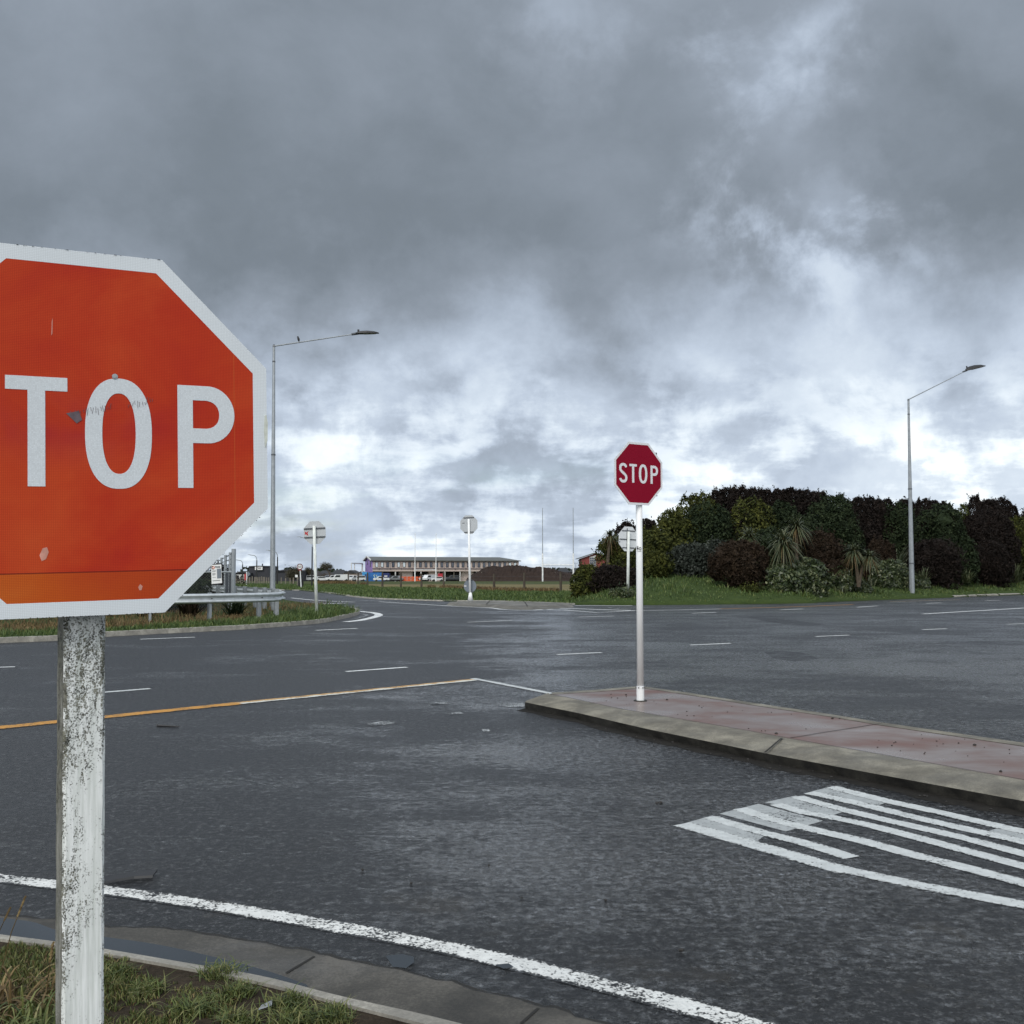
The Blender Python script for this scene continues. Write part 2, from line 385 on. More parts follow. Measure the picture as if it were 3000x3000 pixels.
M['mound'] = ground_mat('mound_soil', [(.3, (.020, .014, .012)), (.7, (.055, .038, .031))], .8, .25)

def leafmat(name, stops, rough=.65, spec=.10, clump=.9):
    m, t, out = newmat(name); g = t.nodes.new('ShaderNodeNewGeometry'); P = g.outputs['Position']
    f = mth(t, 'ADD', mth(t, 'MULTIPLY', g.outputs['Random Per Island'], 1-clump*.55), mth(t, 'MULTIPLY', mth(t, 'SUBTRACT', noise(t, P, 1.6, 4, .6), .28), clump*1.1))
    c = ramp(t, f, stops)
    b = bsdf(t, c, rough, 0, spec); t.links.new(b.outputs[0], out.inputs[0]); return m
M['leaf_olive'] = leafmat('leaf_olive', [(.15, (.014, .019, .006)), (.55, (.048, .056, .014)), (1, (.15, .15, .036))])
M['leaf_green'] = leafmat('leaf_green', [(.15, (.010, .017, .009)), (.6, (.024, .036, .016)), (1, (.055, .070, .032))])
M['leaf_purple'] = leafmat('leaf_purple', [(.15, (.007, .006, .005)), (.6, (.017, .0125, .011)), (1, (.042, .031, .024))])
M['leaf_brown'] = leafmat('leaf_brown', [(.15, (.012, .009, .006)), (.6, (.030, .020, .013)), (1, (.060, .042, .026))])
M['leaf_grey'] = leafmat('leaf_grey', [(.15, (.014, .018, .014)), (.6, (.036, .044, .036)), (1, (.13, .14, .13))])
M['leaf_cream'] = leafmat('leaf_cream', [(.15, (.014, .024, .009)), (.5, (.036, .056, .020)), (.75, (.12, .14, .06)), (1, (.45, .43, .27))], .4, .5)
M['leaf_blade'] = leafmat('leaf_blade', [(.1, (.035, .050, .022)), (.5, (.066, .082, .038)), (1, (.15, .155, .085))], .45, .45, .3)
M['leaf_far'] = leafmat('leaf_far', [(.15, (.03, .03, .022)), (1, (.10, .09, .06))])
M['grass'] = leafmat('grass_blade', [(.1, (.035, .055, .014)), (.5, (.085, .115, .030)), (.8, (.17, .17, .06)), (1, (.34, .30, .16))], .55, .35, .5)
M['grass_lush'] = leafmat('grass_lush', [(.1, (.028, .055, .014)), (.6, (.075, .120, .032)), (1, (.18, .20, .06))], .55, .3, .7)
M['grass_dry'] = leafmat('grass_dry', [(.1, (.06, .04, .018)), (.6, (.16, .11, .05)), (1, (.30, .23, .11))], .6, .25, .6)
M['bark'] = simple('bark', (.09, .07, .05), .9, 0, .4, 8, .01)

def steel(name, col=(.34, .37, .40), rough=.5, metal=.55):
    return simple(name, col, rough, metal, .18, 5, 0, .5)
M['galv'] = steel('galvanised_steel'); M['rail'] = steel('rail_steel', (.56, .60, .63), .42, .35)
M['lamp_head'] = simple('lamp_head_dark', (.018, .019, .022), .5)
M['lens'] = simple('lamp_lens', (.12, .12, .12), .3)
M['dark_metal'] = simple('dark_metal', (.02, .02, .022), .5)
M['blackpole'] = simple('black_pole', (.012, .013, .014), .6)
M['white_post'] = simple('white_post', (.84, .86, .88), .38, 0, .10, 2.5, stretch=(3, 3, .7))
M['white_wood'] = simple('white_wood', (.76, .80, .78), .7, 0, .35, 9, .002, stretch=(4, 4, .6))
M['alu_back'] = simple('alu_back', (.46, .49, .52), .5, .1, .07, 4)
M['white_back'] = simple('white_back', (.72, .75, .78), .5, 0, .06, 4)
M['grey_disc'] = simple('grey_disc', (.17, .20, .24), .5, 0, .12, 4)
M['bracket'] = simple('bracket', (.09, .10, .115), .5, .3)
M['black'] = simple('black_ink', (.01, .01, .012), .5)
M['sticker_red'] = simple('sticker_red', (.45, .03, .04), .5)
M['red_border'] = simple('red_border', (.40, .025, .03), .5)
M['white'] = simple('white_plain', (.78, .79, .80), .5, 0, .05)

def sheeting(name, col, cell=330, dark=.82, grime=None):
    m, t, out = newmat(name); g = t.nodes.new('ShaderNodeTexCoord'); P = g.outputs['Object']
    v = voro(t, P, cell, 'DISTANCE_TO_EDGE', rnd=.15)
    big = noise(t, P, 4, 5, .6)
    c = ramp(t, big, [(.3, tuple(x*.92 for x in col)), (.7, col)])
    c = mixc(t, mrange(t, v, .0, .22, 1-dark, 0.0), c, tuple(x*.45 for x in col))
    b = bsdf(t, c, .42, 0, .45, bump(t, v, .0006, .5)); t.links.new(b.outputs[0], out.inputs[0]); return m
M['sheet_white'] = sheeting('sheet_white', (.74, .80, .86), 300, .62)
M['sheet_white_clean'] = simple('sheet_white_clean', (.74, .76, .80), .4, 0, .04)
M['sheet_red'] = simple('sheet_red', (.24, .002, .020), .6, 0, .06, 2, spec=.12)
# sun-bleached red sheeting: orange fade, purple smears, hex cells
m, t, out = newmat('faded_red'); g = t.nodes.new('ShaderNodeTexCoord'); P = g.outputs['Object']
s = t.nodes.new('ShaderNodeSeparateXYZ'); t.links.new(P, s.inputs[0])
big = noise(t, vmth(t, 'MULTIPLY', P, (1, 1, 1.6)).outputs[0], 2.6, 6, .58, .5)
c = ramp(t, big, [(.30, (.43, .024, .014)), (.47, (.50, .042, .013)), (.64, (.56, .068, .018)), (.8, (.60, .095, .024))])
lft = mth(t, 'MULTIPLY', mrange(t, s.outputs[0], .1, -.32), .22)
c = mixc(t, lft, c, (.52, .085, .018))
low = mth(t, 'LESS_THAN', s.outputs[2], -.286)
orange = ramp(t, mth(t, 'ADD', mth(t, 'MULTIPLY', big, .6), mrange(t, s.outputs[0], .25, -.35, 0, .45)), [(.25, (.44, .047, .012)), (.6, (.53, .098, .012)), (.85, (.58, .155, .025))])
c = mixc(t, low, c, orange)
sm = vmth(t, 'DISTANCE', vmth(t, 'MULTIPLY', P, (1, 0, 2.6)).outputs[0], (-.03, 0, .03)).outputs['Value']
c = mixc(t, mth(t, 'MULTIPLY', mrange(t, sm, 0, .28, .35, 0), mrange(t, noise(t, P, 9, 4), .35, .6)), c, (.28, .012, .05))
seam = mth(t, 'LESS_THAN', mth(t, 'ABSOLUTE', mth(t, 'ADD', s.outputs[2], .286)), .0012)
c = mixc(t, mth(t, 'MULTIPLY', seam, .8), c, (.10, .012, .01))
seam2 = mth(t, 'LESS_THAN', mth(t, 'ABSOLUTE', mth(t, 'SUBTRACT', s.outputs[0], .304)), .0009)
c = mixc(t, mth(t, 'MULTIPLY', seam2, .22), c, (.60, .22, .05))
v = voro(t, P, 300, 'DISTANCE_TO_EDGE', rnd=.15)
c = mixc(t, mrange(t, v, 0, .2, .45, 0), c, (.20, .008, .01))
b = bsdf(t, c, .6, 0, .12, bump(t, v, .0005, .5)); t.links.new(b.outputs[0], out.inputs[0]); M['faded_red'] = m
# peeling, mouldy white post
def oldpost(name, wood=False):
    m, t, out = newmat(name); g = t.nodes.new('ShaderNodeTexCoord'); P = g.outputs['Object']
    s = t.nodes.new('ShaderNodeSeparateXYZ'); t.links.new(P, s.inputs[0])
    sp = noise(t, P, 460, 4, .65, .5); ring = voro(t, P, 240); fl = noise(t, vmth(t, 'MULTIPLY', P, (1, 1, .35)).outputs[0], 120, 6, .75, .8)
    dens = noise(t, vmth(t, 'MULTIPLY', P, (1.6, 1.6, .55)).outputs[0], 7.0, 5, .62, .6)
    up = mrange(t, s.outputs[2], .45, 1.45, -.012, .022)
    edge = mrange(t, mth(t, 'ABSOLUTE', s.outputs[0]), .024, .041, 0, .07)
    lf = mrange(t, s.outputs[0], .01, -.03, 0, .035)
    k = mth(t, 'ADD', mth(t, 'ADD', mth(t, 'MULTIPLY', sp, .42), mth(t, 'MULTIPLY', fl, .40)), mth(t, 'ADD', mth(t, 'MULTIPLY', mth(t, 'SUBTRACT', dens, .5), .62), mth(t, 'ADD', up, mth(t, 'ADD', edge, lf))))
    k = mth(t, 'ADD', k, mth(t, 'MULTIPLY', mth(t, 'SUBTRACT', .5, ring), .16))
    msk = mrange(t, k, .49, .58)
    st = noise(t, vmth(t, 'MULTIPLY', P, (1, 1, .04)).outputs[0], 130, 4, .6)
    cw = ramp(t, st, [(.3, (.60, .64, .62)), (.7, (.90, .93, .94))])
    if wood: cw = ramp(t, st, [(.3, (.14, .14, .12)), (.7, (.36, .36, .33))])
    cd = ramp(t, noise(t, P, 60, 5), [(.35, (.030, .032, .024)), (.65, (.24, .24, .19))])
    c = mixc(t, msk, cw, cd)
    b = bsdf(t, c, .7, 0, .3, bump(t, mth(t, 'ADD', mth(t, 'MULTIPLY', msk, -1), mth(t, 'MULTIPLY', st, .6)), .0012)); t.links.new(b.outputs[0], out.inputs[0]); return m
M['chip'] = simple('chip_pink', (.62, .30, .24), .7, 0, .3, 40)
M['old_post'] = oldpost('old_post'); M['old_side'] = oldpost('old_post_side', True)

# ============================================================ SETTING
# ------------- ground sheet reaching the horizon (dips gently beyond the near goal posts)
ys = [-60, -20, 0, 20, 40, 60, 80, 100, 120, 140, 160, 180, 200, 230, 260, 290, 320, 350, 380, 450, 700, 1200, 2500]
xs = [-2500, -1200, -600, -300, -200, -150, -100, -60, -30, 0, 30, 60, 100, 150, 200, 300, 600, 1200, 2500]
mb = MB(); vs = [(x, y, dip(y)-.05) for y in ys for x in xs]; n = len(xs)
mb.add(vs, [(j*n+i, j*n+i+1, (j+1)*n+i+1, (j+1)*n+i) for j in range(len(ys)-1) for i in range(n-1)])
struct(mb.obj('ground', M['field'], recalc=False))
# ------------- road
far = [(-250, 150, 0)] + [tuple(U(x, y)) for x, y in [(560, 1711), (691, 1719.5), (788, 1727), (839, 1729.5), (873, 1729.5), (966, 1739), (1043, 1750), (1100, 1755), (1181, 1758), (1320, 1762), (1425, 1762), (1600, 1768), (1684, 1772), (1900, 1773), (2350, 1768), (2421, 1764), (2807, 1750), (3000, 1743)]] + [(60, 88, 0), (200, 190, 0)]
road_pts = [(-250, -12, 0)] + far + [(200, -12, 0)]
mb = MB(); mb.poly(road_pts); struct(mb.obj('road', M['asphalt'], recalc=False))

def interp(pts, n=40, ext=0):
    P = [Vector(p) for p in pts]; d = [0]
    for a, b in zip(P[:-1], P[1:]): d.append(d[-1]+(b-a).length)
    # catmull-rom
    out = []
    for k in range(n+1):
        s = d[-1]*k/n; i = max(j for j in range(len(P)-1) if d[j] <= s+1e-9); u = (s-d[i])/max(1e-9, d[i+1]-d[i])
        p0 = P[max(i-1, 0)]; p1 = P[i]; p2 = P[i+1]; p3 = P[min(i+2, len(P)-1)]
        out.append(.5*((2*p1)+(p2-p0)*u+(2*p0-5*p1+4*p2-p3)*u*u+(3*p1-p0-3*p2+p3)*u**3))
    return out
def pathpx(pts, z=0.0): return [U(x, y, z) for x, y in pts]
def offs(P, w):
    L = []
    for i, p in enumerate(P):
        a = P[max(i-1, 0)]; b = P[min(i+1, len(P)-1)]; d = (b-a); d.z = 0; d.normalize()
        L.append(p+Vector((-d.y, d.x, 0))*w)
    return L
def sheet(name, quads, uvs, mat, z=.004):
    me = bpy.data.meshes.new(name); v = []; f = []
    for q in quads:
        o = len(v); v += [(p[0], p[1], z) for p in q]; f.append(tuple(range(o, o+len(q))))
    me.from_pydata(v, [], f); u = me.uv_layers.new(name='UVMap')
    flat = [c for q in uvs for c in q]
    for i, c in enumerate(flat): u.data[i].uv = c
    me.update(); me.materials.append(mat)
    o = bpy.data.objects.new(name, me); COL.objects.link(o)
    b = bmesh.new(); b.from_mesh(me)
    for fc in b.faces:
        if fc.normal.z < 0: fc.normal_flip()
    b.to_mesh(me); b.free()
    return o
def line(name, px, w, mat, label, z=.004, n=24, smooth=True):
    if px[0][1] < 1840 and name != 'lane_dash': w *= 1.45
    if px[0][1] < 1990 and mat == 'white_paint' and name != 'limit_line': mat = 'far_paint'
    if px[-1][0] == 3200: (xa, ya), (xb, yb) = px[-2:]; px = px+[(4000, yb+(yb-ya)/(xb-xa)*800)]
    P = [U(x, y) for x, y in px]
    if smooth and len(P) > 2: P = interp(P, n)
    A = offs(P, w/2); B = offs(P, -w/2); q = []; uv = []
    for i in range(len(P)-1):
        q.append((A[i], A[i+1], B[i+1], B[i])); uv.append(((i, 0), (i+1, 0), (i+1, 1), (i, 1)))
    return struct(sheet(name, q, uv, M[mat], z), label)
def patch(name, px, mat, label, z=.003):
    P = [U(x, y) for x, y in px]
    return struct(sheet(name, [P], [[(0, .5)]*len(P)], M[mat], z), label)

# curved solid edge line close to the camera
line('edge_line', [(-400, 2530), (0, 2572), (171, 2592), (310, 2608), (569, 2644), (1000, 2716), (1369, 2789), (1654, 2856), (1900, 2918), (2185, 2998), (2500, 3100)], .155, 'edge_paint', 'broken up white edge line curving along the near kerb', z=.0012)
# yellow no-stopping line, worn to white at its end, and the white line back to the island
line('yellow_line', [(-300, 2163), (0, 2132), (700, 2061)], .25, 'yellow_paint', 'yellow line leading left across the side road', z=.0045, smooth=False)
line('worn_yellow_line', [(699, 2061), (1398, 1991)], .24, 'yellow_white_paint', 'yellow line worn to white toward its end', z=.0048, smooth=False)
line('limit_line', [(1385, 1988), (1618, 2033)], .12, 'white_paint', 'thin white line running back to the island nose', z=.0052, smooth=False)
dash = [((-30,1956),(44,1954),.09), ((301,2029),(440,2018),.09), ((1014,1968),(1192,1955),.085), ((1631,1918),(1763,1912),.085), ((2022,1890),(2140,1885),.085), ((2389,1865),(2488,1861),.085), ((2702,1845),(2775,1842),.085), ((2951,1829),(3010,1827),.085),
        ((411,1873),(571,1867),.09), ((925,1847),(1047,1841),.10), ((1370,1823),(1500,1818),.09), ((1693,1808),(1799,1805),.10), ((2027,1797),(2099,1794),.10), ((2284,1787),(2353,1784),.11), ((2512,1779),(2572,1775),.11), ((2713,1768),(2757,1766),.12), ((2887,1760),(2932,1758.5),.12)]
for i, (a, b, w) in enumerate(dash):
    o = line('lane_dash', [a, b], w*1.55, 'white_paint', 'short white dash marking a lane on the main road', smooth=False); o['group'] = 'white lane dashes on the main road'
line('turn_bay_line', [(2703, 1799), (3060, 1778)], .15, 'white_paint', 'long solid white line at the right of the far lanes', smooth=False)
line('far_yellow_line', [(2110, 1784), (2350, 1777), (2500, 1771)], .14, 'yellow_paint', 'distant yellow line along the far kerb', z=.0045)
line('far_yellow_line', [(2608, 1763), (2815, 1757)], .12, 'yellow_white_paint', 'faint distant yellow line at the right of the far kerb', z=.0045)
line('far_white_line', [(1852, 1789), (1990, 1787), (2110, 1784)], .13, 'white_paint', 'white line joining the far hatching to the yellow line', z=.0045)
line('far_hatch', [(1551, 1785.5), (1650, 1787), (1751, 1795), (1856, 1789)], .14, 'white_paint', 'V of white hatching at the tip of the far island', smooth=False)
line('far_hatch', [(1600, 1781), (1690, 1783.5), (1856, 1789)], .22, 'white_paint', 'broad white bar of the far hatching', smooth=False)
line('far_hatch', [(1690, 1778), (1745, 1780)], .14, 'thin_paint', 'short white bar inside the far hatching', smooth=False)
line('far_hatch', [(1780, 1780), (1850, 1787)], .14, 'thin_paint', 'upper white bar of the far hatching', smooth=False)
line('far_edge_line', [(1684, 1774.5), (1730, 1774), (1853, 1774.5)], .22, 'white_paint', 'white strip along the far seal edge', smooth=False)
line('island_outline', [(1110, 1763), (1260, 1772), (1343, 1777), (1435, 1781), (1475, 1786), (1545, 1788), (1620, 1785)], .13, 'white_paint', 'white outline painted round the far island')
line('far_lane_line', [(1040, 1757), (1120, 1762), (1200, 1765), (1300, 1768)], .20, 'thin_paint', 'pale edge line at the mouth of the side road')
line('side_road_line', [(853, 1752), (928, 1759), (1012, 1763), (1040, 1764)], .16, 'white_paint', 'white centre line of the side road')
line('side_stop_line', [(880, 1774), (920, 1770), (1012, 1767)], .30, 'white_paint', 'white stop line behind the grassed corner')
line('corner_hatch', [(1012, 1788), (1060, 1792), (1098, 1796), (1109, 1803), (1085, 1811), (1050, 1818), (1012, 1822)], .22, 'white_paint', 'white line curling round the grassed corner')
line('corner_hatch', [(1012, 1782), (1030, 1785), (1070, 1787)], .35, 'thin_paint', 'smeared white paint beside the grassed corner', z=.0045)
line('corner_hatch', [(1048, 1797), (1075, 1802), (1060, 1808), (1030, 1815)], .14, 'thin_paint', 'inner worn white curve by the grassed corner', z=.0045)
line('old_mark', [(1093, 1778), (1140, 1779), (1210, 1781)], .16, 'thin_paint', 'worn white mark in the middle of the junction')
line('old_mark', [(1145, 1791), (1205, 1791)], .14, 'thin_paint', 'second worn white mark in the junction')
line('old_mark', [(1208, 1814), (1260, 1813.5)], .10, 'thin_paint', 'third worn white mark in the junction')
line('old_mark', [(1285, 1793), (1340, 1793)], .10, 'thin_paint', 'fourth worn white mark in the junction')
line('seal_joint', [(2440, 1846), (2655, 1885), (2738, 1904), (3000, 1956), (3300, 2016)], .05, 'thin_paint', 'pale seal joint running off to the right')
line('seal_joint', [(2647, 1864), (2780, 1891), (3000, 1929)], .05, 'thin_paint', 'second pale seal joint at the right')
M['tar'] = ground_mat('tar_patch', [(.35, (.014, .015, .017)), (.65, (.040, .042, .046))], 6, .01)
def tar(px, label, z=.0018):
    P = [U(x, y, z) for x, y in px]; mb = MB(); mb.add(P, [tuple(range(len(P)))]); o = mb.obj('seal_patch', M['tar'])
    for f in o.data.polygons:
        if f.normal.z < 0: o.data.flip_normals(); break
    struct(o, label)
M['tar_mix'] = paint('tar_mix', (.020, .021, .024), .43, .10)
patch('seal_patch', [(2188, 1806), (2270, 1812), (2425, 1829), (2380, 1834), (2300, 1830), (2215, 1815)], 'tar_mix', 'dark repaired trench in the far seal', z=.0018)
patch('seal_patch', [(2240, 1912), (2290, 1906), (2350, 1912), (2400, 1930), (2330, 1938), (2268, 1930)], 'tar_mix', 'dark oily stain on the seal', z=.0018)
# small ragged white patches near the island nose
patch('pale_patch', [(1445, 2063), (1500, 2059), (1537, 2060), (1537, 2072), (1495, 2072), (1460, 2068)], 'thin_paint', 'ragged white patch at the island nose')
for q in ([(1255, 2059), (1300, 2057), (1320, 2062), (1268, 2065)], [(1070, 2120), (1140, 2112), (1165, 2118), (1090, 2128)], [(1310, 2090), (1350, 2086), (1360, 2092), (1318, 2096)], [(1410, 2137), (1432, 2136), (1438, 2143), (1416, 2144)]):
    patch('pale_patch', q, 'thin_paint', 'small ragged white patch on the wet seal')
# ladder of worn bars at the right
HL = [([(1998,2414),(2161,2461),(2315,2505),(2489,2554)], 0.160, 'white_paint', 'lowest bar of the worn white ladder marking'),
      ([(2487,2551),(2617,2578),(2773,2609),(3000,2651),(3200,2687)], 0.134, 'white_paint', 'lowest bar continuing to the right'),
      ([(2080,2394),(2154,2416),(2233,2439),(2371,2474),(2495,2513)], 0.128, 'white_paint', 'short second bar of the ladder marking'),
      ([(2166,2369),(2262,2400),(2346,2422),(2400,2435),(2524,2463),(2658,2500),(2835,2544),(3000,2588),(3200,2640)], 0.134, 'white_paint', 'third bar of the ladder marking'),
      ([(2275,2356),(2353,2380),(2400,2388),(2524,2413),(2664,2448),(2835,2494),(3000,2538),(3200,2588)], 0.128, 'white_paint', 'fourth bar of the ladder marking'),
      ([(2335,2334),(2400,2354),(2555,2393),(2710,2429),(2835,2458),(3000,2502),(3200,2550)], 0.128, 'white_paint', 'fifth bar of the ladder marking'),
      ([(2371,2323),(2400,2328),(2555,2364),(2710,2402),(2835,2430),(3000,2467),(3200,2512)], 0.134, 'white_paint', 'sixth bar of the ladder marking'),
      ([(2436,2306),(2586,2344),(2710,2371),(2897,2414),(3000,2437),(3200,2482)], 0.134, 'white_paint', 'uppermost bar of the ladder marking')]
for k, (px, w, mt, lb) in enumerate(HL): line('hatch_bar', px, w, mt, lb, z=.0012+.0002*k)
for q in ([(1985,2418),(2087,2389),(2248,2441),(2219,2465)], [(2108,2384),(2222,2355),(2411,2405),(2349,2423),(2302,2436)], [(2241,2351),(2331,2331),(2476,2376),(2440,2389)], [(2355,2325),(2440,2303),(2592,2353),(2574,2359)], [(2922,2427),(3100,2462),(3100,2485),(2897,2434)]):
    patch('hatch_fill', q, 'worn_paint', 'greyish worn fill between two ladder bars', z=.0009)

# ------------- near verge, kerb and gutter
KZ = .10
kerb_in = pathpx([(-900, 2660), (-400, 2695), (0, 2750), (171, 2772), (310, 2793), (585, 2842), (776, 2880), (1000, 2938), (1290, 3012), (1700, 3130)], KZ)
kerb_out = pathpx([(-900, 2650), (-400, 2684), (0, 2737), (171, 2759), (310, 2780), (585, 2827), (776, 2861), (1000, 2918), (1310, 2988), (1720, 3100)], KZ)
kerb_in = interp(kerb_in, 60); kerb_out = interp(kerb_out, 60)
mb = MB(); mb.strip(kerb_in, kerb_out); mb.strip(kerb_out, [Vector((p.x*1.012, p.y*1.012, -.02)) for p in kerb_out]); mb.strip([Vector((p.x, p.y, -.02)) for p in kerb_in], kerb_in)
struct(mb.obj('near_kerb', M['kerb_top']), 'pale concrete kerb edge at the near verge')
vp = [tuple(p+Vector((0, 0, -.012))) for p in kerb_in]
mb = MB(); mb.poly([(-30, -6, KZ-.012), (-30, vp[0][1], KZ-.012)] + vp + [(vp[-1][0], -6, KZ-.012)]); struct(mb.obj('near_verge', M['soil'], recalc=False), 'bare soil of the near verge')
gut_out = interp(pathpx([(-900, 2600), (-400, 2633), (0, 2686), (171, 2700), (310, 2718), (517, 2728), (725, 2759), (931, 2797), (1142, 2838), (1369, 2895), (1597, 2952), (1740, 2997), (2100, 3100)], .002), 90)
gw = []
for i, p in enumerate(gut_out):
    gw.append(p + Vector((random.uniform(-.012, .012), random.uniform(-.014, .014), 0)))
inn = interp([Vector((p.x*1.01, p.y*1.01, .004)) for p in kerb_out], 90)
mb = MB(); mb.strip([Vector((p.x, p.y, .002)) for p in inn], [Vector((p.x, p.y, .0062)) for p in gw]); struct(mb.obj('gutter', M['gutter'], recalc=False), 'concrete gutter beside the near kerb')
# dark crack where seal meets gutter
mb = MB(); A = [Vector((p.x, p.y, .0080)) for p in gw]; B = [Vector((p.x+random.uniform(0, .012), p.y+random.uniform(.004, .022), .0075)) for p in gw]
mb.strip(A, B); struct(mb.obj('gutter_crack', M['joint'], recalc=False), 'dark crack between the seal and the gutter')
for a, b in (((921, 2801), (838, 2850)), ((1577, 2953), (1527, 2997))):
    p, q = U(*a, .0085), U(*b, .0085); d = (q-p).normalized(); nn = Vector((-d.y, d.x, 0))*.006
    mb = MB(); mb.add([p-nn, p+nn, q+nn, q-nn], [(0, 1, 2, 3)]); struct(mb.obj('gutter_joint', M['joint'], recalc=False), 'dark joint across the gutter')
# water lying against the kerb on the left
wa = interp(pathpx([(-500, 2625), (0, 2688), (100, 2702), (170, 2725), (310, 2745), (450, 2765), (585, 2793), (776, 2842), (900, 2885)], .0095), 40)
wb = interp(pathpx([(-500, 2690), (0, 2752), (100, 2765), (170, 2774), (310, 2796), (450, 2818), (585, 2845), (776, 2880), (900, 2905)], .0095), 40)
mb = MB(); mb.strip(wa, wb); struct(mb.obj('water', M['water'], recalc=False), 'rainwater lying in the gutter')
for q in ([(1130, 2800), (1180, 2795), (1212, 2803), (1214, 2818), (1190, 2836), (1150, 2832)], [(1450, 2826), (1490, 2822), (1505, 2832), (1475, 2838)]):
    mb = MB(); mb.add([U(x, y, .006) for x, y in q], [tuple(range(len(q)))]); struct(mb.obj('puddle', M['water']), 'small puddle beside the edge line')

# ------------- red median island with sloping kerb
IZ = .125
colx = [1615, 1650, 1700, 1814, 1950, 2080, 2200, 2299, 2430, 2556, 2780, 3000, 3300]
def yint(tab, x):
    for (x0, y0), (x1, y1) in zip(tab[:-1], tab[1:]):
        if x <= x1: return y0+(y1-y0)*(x-x0)/(x1-x0)
    (x0, y0), (x1, y1) = tab[-2:]; return y0+(y1-y0)*(x-x0)/(x1-x0)
redE = [(1600, 2032), (1632, 2037), (1814, 2076), (2200, 2142), (2299, 2161), (2556, 2206), (3000, 2285)]
sloE = [(1537, 2057), (1700, 2090), (1897, 2136), (2200, 2198), (2237, 2206), (2614, 2276), (3000, 2347)]
basE = [(1535, 2072), (1648, 2096), (1773, 2121), (1980, 2165), (2200, 2210), (2366, 2243), (2614, 2289), (3000, 2368)]
fr = [i/60 for i in range(61)]
cx0 = [1612+(4100-1612)*f for f in fr]; cx1 = [1538+(4100-1538)*f for f in fr]
A = [U(x, yint(redE, x), IZ) for x in cx0]
B = [U(x, yint(sloE, x), .078) for x in cx1]
Mid = [a.lerp(b, .45)+Vector((0, 0, .018)) for a, b in zip(A, B)]; Mid2 = [a.lerp(b, .15)+Vector((0, 0, .006)) for a, b in zip(A, B)]; Mid3 = [a.lerp(b, .75)+Vector((0, 0, .014)) for a, b in zip(A, B)]
Cc = [Vector((b.x+.015+random.uniform(-.012, .012), b.y+.045+random.uniform(-.015, .015), -.01)) for b in B]
root = empty('traffic_island', tuple(A[20]), kind='structure', label='red concrete median island with a sloping kerb', cat='traffic island'); rinv = Matrix.Translation(-A[20])
def isl(mb, name, mat, **k):
    mb.v = [rinv @ v for v in mb.v]; return mb.obj(name, mat, root, **k)
mb = MB(); mb.strip(A, Mid2); mb.strip(Mid2, Mid); mb.strip(Mid, Mid3); mb.strip(Mid3, B)
# nose
noseT = [A[0], U(1600, 2031, IZ), U(1575, 2040, .11), U(1548, 2050, .08), B[0]]
mb.add([A[0], U(1606, 2030, IZ), U(1570, 2043, .10), U(1542, 2053, .075), B[0], Mid3[0], Mid[0], Mid2[0]], [tuple(range(8))])
isl(mb, 'kerb', M['kerb'], smooth=True)
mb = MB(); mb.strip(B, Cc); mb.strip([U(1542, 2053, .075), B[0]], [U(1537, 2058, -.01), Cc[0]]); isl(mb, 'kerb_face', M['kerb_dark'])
farE = [(1615, 2029), (1740, 2021), (1861, 2011), (1889, 2011), (2020, 2030), (2200, 2058), (2324, 2076), (2432, 2092), (2573, 2115), (3000, 2176), (3400, 2233), (4100, 2333)]
Ft = [U(x, y, IZ) for x, y in farE]; Fi = [U(x+4, y+(5+.004*(x-1615)), IZ) for x, y in farE]
Fo = [p+Vector((.10, .22, -.13)) for p in Ft]
mb = MB(); mb.strip(Fi, Ft); mb.strip(Ft, Fo); isl(mb, 'far_kerb', M['kerb'])
mb = MB(); mb.poly([tuple(p-Vector((0, 0, .003))) for p in A] + [tuple(p-Vector((0, 0, .003))) for p in reversed(Fi)]); isl(mb, 'surface', M['red_concrete'])
def crack(a, b, z, w=.007, wob=0.0):
    p, q = U(*a, z), U(*b, z); d = (q-p).normalized(); nn = Vector((-d.y, d.x, 0))*w; k = 9; P = []; Q = []
    for i in range(k):
        c = p.lerp(q, i/(k-1)) + nn*random.uniform(-wob, wob); P.append(c-nn); Q.append(c+nn)
    return P, Q
mb = MB(); mb.strip(*crack((2316, 2161), (2585, 2118), IZ+.001, .006, 1)); isl(mb, 'joint', M['joint'])
mb = MB()
j0, j1 = min(range(61), key=lambda i: abs(cx0[i]-2292)), min(range(61), key=lambda i: abs(cx1[i]-2240))
prof = [U(2291, 2163, IZ+.004), U(2282, 2170, IZ+.014), U(2268, 2182, .124), U(2252, 2196, .108), U(2240, 2206, .088)]
mb.strip([p+Vector((-.010, 0, .004)) for p in prof], [p+Vector((.012, .004, .004)) for p in prof]); isl(mb, 'joint', M['joint'])
mb = MB(); jA = [a+Vector((0, 0, .0035)) for a in A]; mb.strip([p+Vector((-.003, -.006, 0)) for p in jA], [p+Vector((.003, .006, 0)) for p in jA]); isl(mb, 'joint', M['joint'])
# dirt line and grit along the kerb base, darkened with painted shade
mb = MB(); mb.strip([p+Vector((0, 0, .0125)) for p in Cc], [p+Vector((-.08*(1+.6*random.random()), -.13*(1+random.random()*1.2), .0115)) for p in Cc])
o = mb.obj('kerb_grit_shade', M['grit'], recalc=False); struct(o, 'dark wet grit and painted shade along the foot of the island kerb')

